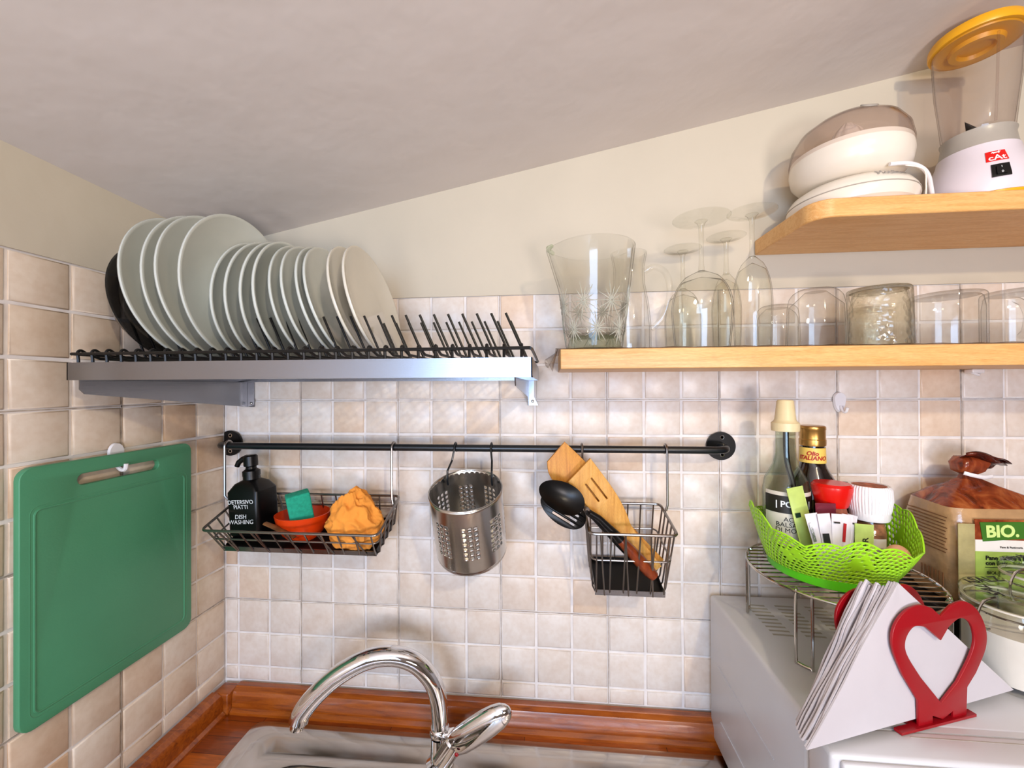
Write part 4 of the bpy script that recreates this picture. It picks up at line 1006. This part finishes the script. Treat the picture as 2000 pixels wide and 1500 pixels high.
# ---------------------------------------------- round wire stand
ZK = -.2630; kc = V((1.1330, -.1300, 0)); KR = .1210
ks = thing('wire_stand', 'round chrome wire grill stand on the microwave under the green basket', 'stand', (kc.x, kc.y, ZM))
part(ks, 'ring', MB().tube([(kc.x+KR*cos(a), kc.y+KR*sin(a), ZK) for a in [2*pi*i/64 for i in range(64)]], .0021, 8, closed=True), 'shinywire')
mb = MB()
for i in range(15):
    y = -.100+.2*i/14
    h_ = sqrt(max(0, KR**2-y*y))
    mb.tube([(kc.x-h_, kc.y+y, ZK+.001), (kc.x+h_, kc.y+y, ZK+.001)], .0013, 6)
mb.tube([(kc.x, kc.y-KR, ZK-.001), (kc.x, kc.y+KR, ZK-.001)], .0016, 6)
part(ks, 'grill_wires', mb, 'shinywire')
for k_, a in enumerate((radians(146), radians(219.5), radians(30), radians(-40))):
    d = .082; a1, a2 = a-d, a+d
    p = lambda an, z, rr=KR: V((kc.x+rr*cos(an), kc.y+rr*sin(an), z))
    part(ks, 'leg', MB().tube(smooth([p(a1, ZK, KR-.004), p(a1, ZK-.004), p(a1, ZM+.008), p(a1+.02, ZM+.0024), p(a2-.02, ZM+.0024), p(a2, ZM+.008), p(a2, ZK-.004), p(a2, ZK, KR-.004)], 4), .0020, 8), 'shinywire')

# ---------------------------------------------- lime green lace basket
gc = V((1.1180, -.1330, ZK+.0035))
gb = thing('lace_basket', 'lime green perforated plastic basket with scalloped rim, full of condiments', 'basket', gc)
def gtop(u):
    a = 2*pi*u
    return .050 + .009*cos(4*a+.6) + .0065*abs(sin(8*a)) + .010*max(0, sin(a+.3)) + .022*max(0, -cos(a))**4 + .022*max(0, cos(a-.2))**4
def G(u, v):
    a = 2*pi*u; h = gtop(u)*v; r = .0800 + .0255*v**.85
    r += .003*sin(4*a)*v
    return gc + V((r*1.02*cos(a), r*.98*sin(a), .014+h))
def ghole(i, j):
    fl = (i % 11 - 5)**2/4.5 + (j-5)**2/5.0
    if fl < .9: return 0 if (i+j) % 3 else .18
    return .33 if (i*7+j*3) % 5 else .41
mb = MB(); mb.perf(lambda u, v: G(u + v*11*.5/88, v), 88, 11, ghole)
o = part(gb, 'lace_wall', mb, 'lime', merge=True, ang=60); solidify(o, .0014)
mb = MB(); mb.tube([G(i/192, 1.0) for i in range(192)], .0012, 6, closed=True); part(gb, 'rim', mb, 'lime')
part(gb, 'base', MB().lathe([(0, 0), (.076, 0), (.0795, .002), (.0805, .015), (.0785, .015), (.077, .0035), (0, .0035)], 72, gc), 'limeb')
zb = gc.z + .0042
# vinegar bottle
vc = V((1.0720, -.1070, zb+.022)); vb = thing('vinegar_bottle', 'clear balsamic vinegar bottle with cream cap and dark label', 'bottle', vc)
part(vb, 'glass_body', MB().lathe([(0, -.0215), (.030, -.0215), (.0325, -.0175), (.0325, .092), (.030, .108), (.018, .132), (.0145, .150), (.0135, .190), (.0125, .190), (.0135, .149), (.017, .131), (.0288, .107), (.0312, .092), (.0312, -.0165), (0, -.0185)], 56, vc), 'glassbottle')
part(vb, 'vinegar', MB().lathe([(0, -.0175), (.0305, -.0165), (.0305, .052), (0, .052)], 40, vc), 'vinegar')
part(vb, 'cap', MB().lathe([(0, .186), (.0195, .186), (.0200, .190), (.0200, .199), (.0165, .202), (.0150, .205), (.0120, .234), (.0105, .236), (.0100, .230), (0, .230)], 32, vc), 'cap', 'cream pouring cap')
part(vb, 'dip_tube', MB().tube(smooth([vc+V(p) for p in ((.001, 0, .190), (.001, 0, .160), (.003, -.001, .130), (.010, -.002, .100), (.014, -.003, .050))], 5), .0042, 10), 'black', 'dark inner tube')
def arc(mb, c_, r, z0, z1, a0, a1, n=24, th=.0004):
    vs = []
    for rr in (r, r+th):
        for z in (z0, z1):
            for i in range(n+1):
                a = a0+(a1-a0)*i/n; vs.append((c_[0]+rr*cos(a), c_[1]+rr*sin(a), c_[2]+z))
    k = n+1; fs = []
    for i in range(n): fs += [(i, i+1, k+i+1, k+i), (2*k+i+1, 2*k+i, 3*k+i, 3*k+i+1), (i+1, i, 2*k+i, 2*k+i+1), (k+i, k+i+1, 3*k+i+1, 3*k+i)]
    mb.add(vs, fs); return mb
AV = -pi/2 - .30
lb = part(vb, 'label', arc(MB(), vc, .0327, .010, .093, AV-1.15, AV+1.35), 'labelw', 'cream and black paper label')
part(lb, 'dark_band', arc(MB(), vc, .0332, .060, .087, AV-1.15, AV+1.35), 'labelb')
mb = wrapcyl(text_mesh('| PONTI |', .0130, .0003, bold=.0003), (vc.x, vc.y, vc.z+.0740), .0338, AV+.15); wrapcyl(text_mesh('ACETO\nBALSAMICO\nDI MODENA', .0100, .0003, .85), (vc.x, vc.y, vc.z+.042), .0333, AV+.20, mb)
n_p = len(text_mesh('| PONTI |', .0130, .0003, bold=.0003)[0])
part(lb, 'brand_lettering', wrapcyl(text_mesh('| PONTI |', .0130, .0003, bold=.0003), (vc.x, vc.y, vc.z+.0740), .0338, AV+.15), 'inkwhite')
part(lb, 'lettering', wrapcyl(text_mesh('ACETO\nBALSAMICO\nDI MODENA', .0100, .0003, .85), (vc.x, vc.y, vc.z+.042), .0333, AV+.20), 'ink')
# dark sauce bottle with gold cap
sc_ = V((1.1310, -.0780, zb-.003)); sb = thing('sauce_bottle', 'dark sauce bottle with gold cap and yellow neck label', 'bottle', sc_)
part(sb, 'glass_body', MB().lathe([(0, .0032), (.034, .0032), (.036, .007), (.036, .110), (.032, .126), (.020, .148), (.0175, .158), (.0165, .185), (0, .185)], 48, sc_), 'darkbottle')
lb = part(sb, 'neck_label', MB().lathe([(.0182, .156), (.0174, .181), (.0180, .181), (.0188, .156)], 40, sc_, cl=True), 'labely', 'yellow neck label')
part(lb, 'lettering', wrapcyl(text_mesh('Olio\nITALIANO', .0095, .0003, .8, shear=.2, bold=.0002), (sc_.x, sc_.y, sc_.z+.168), .0192, -pi/2-.55), 'inkred')
part(sb, 'cap', MB().lathe([(0, .184), (.0185, .184), (.0190, .187), (.0190, .194), (.0182, .195), (.0182, .210), (.0188, .211), (.0185, .2155), (.0170, .217), (0, .217)], 40, sc_), 'gold', 'gold screw cap')
# red capped jar, dark green capped bottle
rc_ = V((1.1250, -.1330, zb+.018)); rj = thing('red_lid_jar', 'squat jar with glossy red lid in the middle of the green basket', 'jar', rc_)
part(rj, 'jar', MB().lathe([(0, -.0178), (.018, -.0178), (.019, -.0148), (.019, .070), (.017, .078), (0, .078)], 40, rc_), 'spice')
part(rj, 'lid', MB().lathe([(0, .078), (.020, .078), (.0215, .082), (.0265, .104), (.0265, .109), (.023, .113), (0, .1135)], 48, rc_), 'red', 'glossy red lid')
dc = V((1.1780, -.0900, zb+.006)); dj = thing('green_cap_bottle', 'small bottle with dark green cap behind the white-lidded jar', 'bottle', dc)
part(dj, 'body', MB().lathe([(0, -.0058), (.016, -.0058), (.017, -.0028), (.017, .058), (0, .062)], 32, dc), 'limepaper'); part(dj, 'cap', MB().lathe([(0, .062), (.0165, .062), (.0165, .112), (.0150, .114), (0, .114)], 32, dc), 'dgreen', 'dark green cap')
# white capped spice jar
wc = V((1.1720, -.1420, zb+.016)); wj = thing('spice_jar', 'clear spice jar with ribbed white lid', 'jar', wc)
part(wj, 'glass_body', MB().lathe([(0, -.0158), (.019, -.0158), (.0215, -.0118), (.0215, .045), (.0190, .060), (.0165, .072), (.0152, .072), (.0178, .060), (.0203, .045), (.0203, -.0108), (0, -.0128)], 48, wc), 'glassbottle')
part(wj, 'spices', MB().lathe([(0, -.0118), (.0198, -.0108), (.0198, .045), (.0172, .060), (0, .062)], 40, wc), 'spice')
part(wj, 'lid', MB().lathe([(0, .064), (.0235, .064), (.0248, .067), (.0250, .075), (.0262, .079), (.0282, .094), (.0274, .110), (.0245, .1150), (.0212, .1145), (.0212, .1130), (0, .1130)], 240, wc, wob=lambda i, a, z: -.0011*max(0, sin(a*44)) if .078 < z < .111 else 0), 'whitep', 'ribbed white lid')
part(wj, 'lid_window', MB().lathe([(0, .1130), (.0208, .1130), (.0208, .1138), (0, .1142)], 40, wc), 'spice', 'reddish picture disc on the lid')
part(wj, 'label_patch', arc(MB(), wc, .0217, .014, .040, -pi/2-1.0, -pi/2+.4), 'labelw')
mb = MB(); mb.lathe([(0, 0)]+[(.0145*sin(t), .017-.017*cos(t)+.0) for t in [pi*i/14 for i in range(1, 14)]]+[(0, .034)], 32, (1.1740, -.1900, zb+.024))
solo('brown_egg', mb, 'garlic', 'small orange-brown egg just showing over the front rim of the green basket', 'egg')
# sachets
def sachet(name, x, y, w_, h, rot, lean_, mat, label, txt=None, tm='ink', group='paper sachets standing in the green basket', z0=.030, stripe=None):
    ext = z0-.002; h0 = h; h += ext; z0 = .002; x -= sin(lean_)*ext*cos(rot); fr = lambda v: (ext+v*h0)/h
    m = Matrix.Translation((x, y, zb+z0)) @ Matrix.Rotation(rot, 4, 'Z') @ Matrix.Rotation(lean_, 4, 'Y') @ Matrix.Rotation(radians(-6), 4, 'X')
    mb = MB(); mb.M = m
    def f(u, v, s_):
        b = .0022*sin(pi*u)*min(1, 6*min(v, 1-v)); return V((-w_/2+w_*u, s_*b - .0002*s_, h*v))
    mb.sheet(lambda u, v: f(u, v, 1), 10, 16); mb.sheet(lambda u, v: f(u, v, -1), 10, 16)
    for v in (0, h): mb.box((-w_/2, -.0004, v-.0015), (w_/2, .0004, v+.0015))
    o = solo(name, mb, mat, label, 'sachet', group, ang=60)
    if txt:
        mt = m @ frame((0, -.0028, h*fr(.52)), (0, 0, 1), (-1, 0, 0))
        ORI[o.name] = ORI[o.name]; part(o, 'lettering', put(text_mesh(txt, w_*.42, .0003, bold=.0001), mt), tm)
    if stripe:
        mb = MB(); mb.M = m; mb.box((-w_/2*.8, -.0030, h*fr(stripe[0])), (-w_/2*.8+w_*stripe[2], -.0024, h*fr(stripe[1]))); part(o, 'print', mb, stripe[3])
    return o
sachet('condiment_sachet', 1.0820, -.152, .026, .086, radians(8), radians(-10), 'limepaper', 'tall pale green sachet in front of the vinegar bottle', None, 'dgreen', z0=.040, stripe=(.50, .58, .3, 'dgreen'))
sachet('condiment_sachet', 1.1000, -.166, .030, .072, radians(4), radians(2), 'maroon', 'dark maroon sachet top showing behind the white sugar sachets', z0=.032)
SD = [(1.0960, -.1800, -12, 'white sachet with blue print, leftmost of the sugar sachets', None, 'steel'), (1.1050, -.1830, -6, 'white sachet with a small dark drawing', None, 'ink'), (1.1150, -.1840, 3, 'plain white sachet in the middle of the bundle', None, 'ink'),
      (1.1240, -.1830, 10, 'white sachet with a red band, right part of the bundle', None, 'inkred'), (1.1300, -.1790, 17, 'white sachet with a thin dark stripe, rightmost of the bundle', None, 'ink')]
for x, y, r_, lab, tx, st in SD:
    x -= .012
    sachet('sugar_sachet', x, y, .0165, .058, radians(r_*.6), radians(r_), 'paper', lab, tx, 'ink', z0=.036, stripe=((.35, .8, .25, 'inkred') if st == 'inkred' else (.30, .55, .5, 'ink') if 'drawing' in lab else (.25, .75, .12, 'ink') if 'dark letters' in lab else (.35, .8, .2, 'steel') if 'blue' in lab else (.8, .84, .5, 'steel')))
sachet('condiment_sachet', 1.1420, -.1760, .028, .056, radians(6), radians(6), 'limepaper', 'yellow-green sachet left of the white-lidded jar', 'VER', 'ink', z0=.022)

# ---------------------------------------------- bread bag behind on a dark box
mb = MB().box((1.288, -.127, ZM+.0005), (1.47, -.022, -.3165), .004)
solo('dark_box', mb, 'black', 'dark flat box on the microwave under the bread bag', 'box')
bb = thing('bread_bag', 'bag of sliced bread in printed film tied with a white clip', 'bread', (1.39, -.085, -.316))
zb0 = -.3155
rings = [  # z, x0, x1, y0(front), y1(back)
    (zb0, 1.318, 1.455, -.118, -.030), (zb0+.010, 1.312, 1.462, -.124, -.026), (-.25, 1.308, 1.466, -.126, -.024), (-.19, 1.307, 1.467, -.124, -.024), (-.165, 1.313, 1.463, -.118, -.028), (-.150, 1.333, 1.445, -.100, -.038), (-.138, 1.356, 1.415, -.082, -.050), (-.128, 1.369, 1.393, -.073, -.058)]
def bagring(z, x0, x1, y0, y1, n=40, seed=0):
    pts = []
    r = min(x1-x0, y1-y0)*.22
    q = rrect(x0, y0, x1, y1, r, 4)
    for i, p in enumerate(q):
        nn = noise.noise(V((p[0]*30, p[1]*30, z*40+seed)))*.0028
        pts.append(V((p[0]+nn, p[1]+nn, z+nn*.5)))
    return pts
lo = MB(); n = 20
vs = []
for r_ in rings[:5]: vs += bagring(*r_)
lo.add(vs, [tuple(range(n-1, -1, -1))]+[(q*n+i, q*n+(i+1) % n, (q+1)*n+(i+1) % n, (q+1)*n+i) for q in range(4) for i in range(n)]); part(bb, 'wrapper', lo, 'brownpaper', 'printed brown wrapper sides', ang=50)
hi_ = MB(); vs = []
for r_ in rings[4:]: vs += bagring(*r_)
for (z, x0, x1, y0, y1) in ((-.122, 1.371, 1.391, -.072, -.059), (-.116, 1.362, 1.398, -.078, -.053), (-.103, 1.360, 1.402, -.084, -.050), (-.093, 1.367, 1.405, -.078, -.052)): vs += bagring(z, x0, x1, y0, y1, seed=3)
m8 = len(vs)//n
hi_.add(vs, [(q*n+i, q*n+(i+1) % n, (q+1)*n+(i+1) % n, (q+1)*n+i) for q in range(m8-1) for i in range(n)]+[tuple((m8-1)*n+i for i in range(n))]); part(bb, 'gathered_top', hi_, 'bagred', 'red-brown gathered film', ang=60)
fl = MB(); fl.sheet(lambda u, v: V((1.366+.074*u, -.066-.010*sin(u*4)-.010*v-.004*sin(v*9+u*5), -.095-.012*u*u+(v-.5)*(.036*(1-u*.85)*(.55+u*1.1 if u < .4 else 1))+.002*sin(u*9))), 18, 8)
o = part(bb, 'film_tail', fl, 'bagdark', 'dark brown film tail', ang=70); solidify(o, .0008)
part(bb, 'closure_clip', MB().tube(smooth([(1.362, -.079, -.1175), (1.372, -.083, -.1205), (1.388, -.083, -.1235), (1.403, -.080, -.1225)], 4), .0030, 8, flat=(1, .4)), 'whitep', 'white closure clip')
part(bb, 'bread_slices', MB().box((1.318, -.118, zb0+.004), (1.460, -.032, -.170), .008), 'bread')
YF = -.1268
def patch(x0, z0, x1, z1, d=0, sl=0): return MB().add([(x0, YF-d, z0), (x1, YF-d, z0+sl), (x1, YF-d, z1+sl), (x0, YF-d, z1), (x0, YF-d+.0008, z0), (x1, YF-d+.0008, z0+sl), (x1, YF-d+.0008, z1+sl), (x0, YF-d+.0008, z1)], [(0,1,2,3), (7,6,5,4), (0,4,5,1), (1,5,6,2), (2,6,7,3), (3,7,4,0)])
pf = part(bb, 'front_print', patch(1.3090, zb0+.012, 1.332, -.185), 'wrapfront', 'olive printed strip'); 
part(bb, 'red_print', patch(1.3320, -.214, 1.4640, -.178), 'bagred', 'red-brown printed area')
part(bb, 'white_band', patch(1.3320, -.226, 1.4640, -.2085, .0006), 'whiteprint', 'white band')
part(bb, 'green_band', patch(1.3320, zb0+.012, 1.4640, -.226, .0006), 'lightgreen', 'light green band')
bp = part(bb, 'green_badge', MB().add([(1.3420, YF-.0012, -.211), (1.4060, YF-.0012, -.2045), (1.4030, YF-.0012, -.180), (1.3380, YF-.0012, -.182), (1.3420, YF-.0005, -.211), (1.4060, YF-.0005, -.2045), (1.4030, YF-.0005, -.180), (1.3380, YF-.0005, -.182)], [(0,1,2,3), (7,6,5,4), (0,4,5,1), (1,5,6,2), (2,6,7,3), (3,7,4,0)]), 'greenprint', 'dark green badge')
part(bp, 'lettering', put(text_mesh('BIO.', .0245, .0004, bold=.0009), frame((1.3680, YF-.0018, -.1955), (1, 0, .05), (0, 0, 1))), 'palegreen', 'pale green letters')
mb = MB(); put(text_mesh('Pane soffice a fette\ncon farina integrale', .0088, .0003, .9, align='LEFT', bold=.0002), frame((1.3450, YF-.0016, -.2395), (1, 0, 0), (0, 0, 1)), mb)
put(text_mesh('Pane & Pasticceria', .0042, .0003, align='LEFT'), frame((1.3650, YF-.0016, -.2190), (1, 0, 0), (0, 0, 1)), mb); put(text_mesh('BIOLOGICO', .0065, .0003, align='LEFT'), frame((1.3470, YF-.0016, -.2580), (1, 0, 0), (0, 0, 1)), mb)
mb.box((1.3450, YF-.0016, -.2500), (1.4600, YF-.0010, -.2492)); part(bb, 'lettering', mb, 'ink', 'black words')
mb = MB()
for i in range(11):
    z = -.182-.0055*i; mb.box((1.3068, -.112+.002*(i % 3), z), (1.3060, -.040-.003*(i % 4), z+.0014))
for i in range(7): mb.box((1.3072, -.105+i*.006, -.292), (1.3062, -.103+i*.006, -.270))
part(bb, 'side_print', mb, 'twig', 'small dark print and bar code')

# ---------------------------------------------- glass storage jars with clip lids
def jar(cx_, cy_, r, zt, content, lab, txt, tz, rot, word2=None):
    c_ = V((cx_, cy_, ZM+.0006)); h = zt-ZM; g = thing('storage_jar', lab, 'jar', c_, 'clip-top storage jars on the microwave')
    part(g, 'glass_body', MB().lathe([(0, 0), (r*.93, 0), (r, .008), (r, h*.72), (r*.96, h*.82), (r*.93, h*.86), (r*.90, h*.86), (r*.94, h*.81), (r*.965, h*.72), (r*.965, .010), (0, .006)], 64, c_), 'glass')
    part(g, 'contents', MB().lathe([(0, .008), (r*.945, .010), (r*.945, h*.60), (0, h*.62)], 48, c_), content)
    part(g, 'gasket', MB().lathe([(r*.90, h*.865), (r*.975, h*.865), (r*.975, h*.885), (r*.90, h*.885)], 64, c_, cl=True), 'labelw')
    part(g, 'lid', MB().lathe([(0, h*.93), (r*.72, h*.93), (r*.78, h*.90), (r*.96, h*.89), (r*1.0, h*.91), (r*1.0, h*.95), (r*.94, h*.985), (r*.78, h*1.0), (r*.60, h*.985), (0, h*.98)], 72, c_), 'glassbottle', 'domed glass lid')
    mb = MB()
    for i, (t_, rr, ang_) in enumerate(txt):
        vf = text_mesh(t_, r*.40, .0003, bold=.0004, shear=.15)
        m = Matrix.Translation(c_+V((0, 0, h*1.0+.0012))) @ Matrix.Rotation(ang_, 4, 'Z') @ Matrix.Translation((0, rr, 0)); put(vf, m, mb)
    part(g, 'lettering', mb, 'ink', 'handwritten black words')
    q = c_+V((-r*.92, -r*.25, 0))
    part(g, 'wire_clasp', MB().tube(smooth([q+V((.004, 0, h*.62)), q+V((-.010, -.004, h*.66)), q+V((-.013, -.004, h*.80)), q+V((-.004, -.002, h*.93)), q+V((.012, 0, h*.97))], 4), .0016, 8), 'shinywire')
    part(g, 'neck_wire', MB().tube([c_+V((r*.965*cos(a), r*.965*sin(a), h*.80)) for a in [2*pi*i/48 for i in range(48)]], .0014, 6, closed=True), 'shinywire')
    return g
jar(1.3010, -.2080, .0500, -.2480, 'sugar', 'clip-top glass jar of salt, frontmost at the right picture edge', [('SALZ', .030, radians(10)), ('SALT', .030, radians(82))], 0, 0)
jar(1.3740, -.1640, .0350, -.2280, 'grain', 'clip-top glass jar of semolina behind the salt jar', [('Semola', .020, radians(20))], 0, 0)

# ---------------------------------------------- napkin holder and napkins
hu = V((.951, .31, 0)).normalized(); hn = V((.31, -.951, 0)).normalized()   # hn points to the camera side
HP = V((1.080, -.310, ZM+.0008))
outer = [(.0616, .1217), (.0779, .1325), (.0984, .1348), (.1191, .1225), (.1332, .0984), (.1328, .0758), (.1163, .0491), (.1019, .0346), (.0999, .0030), (.0800, .0030), (.0800, .0115), (.0630, .0045), (.0470, .0115), (.0470, .0030), (.027, .0030), (.0266, .0316), (.0041, .0642), (-.0098, .095), (-.0088, .1177), (.0073, .1339), (.0303, .1386), (.0483, .1328)]
def rounder(pts, it=1, skip=()):
    out = []
    k = len(pts)
    for i in range(k):
        a, b = V(pts[i]), V(pts[(i+1) % k])
        out += [tuple(a*.75+b*.25), tuple(a*.25+b*.75)]
    return out
hrt = [V((x, z, 0)) for x, z in outer]
o_top = smooth([hrt[i] for i in (16, 17, 18, 19, 20, 21)], 5); o_r = smooth([hrt[i] for i in (1, 2, 3, 4, 5, 6)], 5)
out2 = [tuple(hrt[0][:2])] + [tuple(p[:2]) for p in o_r] + [tuple(hrt[i][:2]) for i in (7, 8, 9, 10, 11, 12, 13, 14, 15)] + [tuple(p[:2]) for p in o_top]
inner_ = [(.0613, .0957), (.0735, .1093), (.0915, .117), (.1088, .1087), (.1158, .0887), (.1082, .0685), (.0872, .0419), (.0611, .022), (.0293, .0572), (.0089, .0865), (.0076, .1039), (.02, .1165), (.0378, .1141)]
ih = [V((x, z, 0)) for x, z in inner_]
in2 = [tuple(ih[0][:2])] + [tuple(p[:2]) for p in smooth([ih[i] for i in (1, 2, 3, 4, 5, 6)], 5)] + [tuple(ih[7][:2])] + [tuple(p[:2]) for p in smooth([ih[i] for i in (8, 9, 10, 11, 12)], 5)]
nh = thing('napkin_holder', 'red metal napkin holder of two open hearts on the microwave', 'napkin holder', HP + hu*.06 - hn*.02)
vf = curve_mesh([out2, in2], .0018, .0006)
for off, lab in ((V((0, 0, 0)), 'front heart facing the room'), (V((-.035, .036, .001)), 'rear heart behind the napkins')):
    fm = frame(HP + off, hu, (0, 0, 1)); part(nh, 'heart_plate', put(vf, fm), 'heart', lab, ang=40)
bs_ = MB(); bs_.M = frame(HP, hu, -hn)
bs_.box((-.003, -.004, 0), (.112, .004, .003)).box((-.026, .040, 0), (.089, .048, .003)).box((.020, 0, 0), (.034, .048, .0025)).box((.050, 0, 0), (.064, .048, .0025))
part(nh, 'base', bs_, 'heart')
# napkins: one stack of folded triangles, each napkin a thing
NN = 14; ng = 'folded white napkins in the red holder'
for i in range(NN):
    rnd = random.Random(40+i); q = i/(NN-1)
    L = V((.9585, -.3480, ZM+.006)) + V((.008, .034, 0))*q + V((rnd.uniform(-.002, .003), 0, rnd.uniform(0, .004)))*(1 if i else 0)
    R__ = V((1.2610, -.2450, ZM+.012)) + V((-.022, .030, 0))*q + V((rnd.uniform(-.006, .003), 0, rnd.uniform(-.003, .004)))*(1 if i else 0)
    A_ = V((1.0850, -.3020, ZM+.1650)) + V((-.024, .026, -.012))*q + V((rnd.uniform(-.003, .003), 0, rnd.uniform(-.004, .003)))*(1 if i else 0)
    th = .0018
    def F(u, v, s_, i=i, th=th, L=L, R__=R__, A_=A_, q=q):
        p = (L*(1-u)+R__*u)*(1-v) + A_*v
        w1 = sin(pi*v)*max(0, 1-u*1.6)
        bul = .0022*sin(v*7+i*.5)*w1 + .0016*noise.noise(V((v*6, u*3, i*1.7)))*(1 if i else .3)
        return p + hn*(s_*th/2+bul*.6) + hu*(-.0045*w1*(1-q)*0 + .0030*noise.noise(V((v*5, i*.9, 0)))*(1-u)*(1 if i else .2))
    mb = MB(); mb.sheet(lambda u, v: F(u, v, 1), 26, 18); mb.sheet(lambda u, v: F(u, v, -1), 26, 18)
    k = 27*19
    def idx(iu, iv, s_): return s_*k + iv*27 + iu
    fs = []
    for iu in range(26): fs.append((idx(iu, 0, 0), idx(iu+1, 0, 0), idx(iu+1, 0, 1), idx(iu, 0, 1)))
    for iv in range(18): fs += [(idx(0, iv, 0), idx(0, iv+1, 0), idx(0, iv+1, 1), idx(0, iv, 1)), (idx(26, iv, 0), idx(26, iv+1, 0), idx(26, iv+1, 1), idx(26, iv, 1))]
    mb.f += fs
    rel = ['', 'second', 'third', 'fourth', 'fifth', 'sixth', 'seventh', 'eighth', 'ninth', 'tenth', 'eleventh', 'twelfth', 'thirteenth'] + ['']
    lab = 'frontmost folded white napkin filling the heart opening' if i == 0 else ('rearmost folded white napkin against the rear heart' if i == NN-1 else 'folded white napkin in the red heart holder, %s in the stack counted from the front' % rel[i])
    solo('paper_napkin', mb, 'tissue', lab, 'napkin', ng, ang=70)
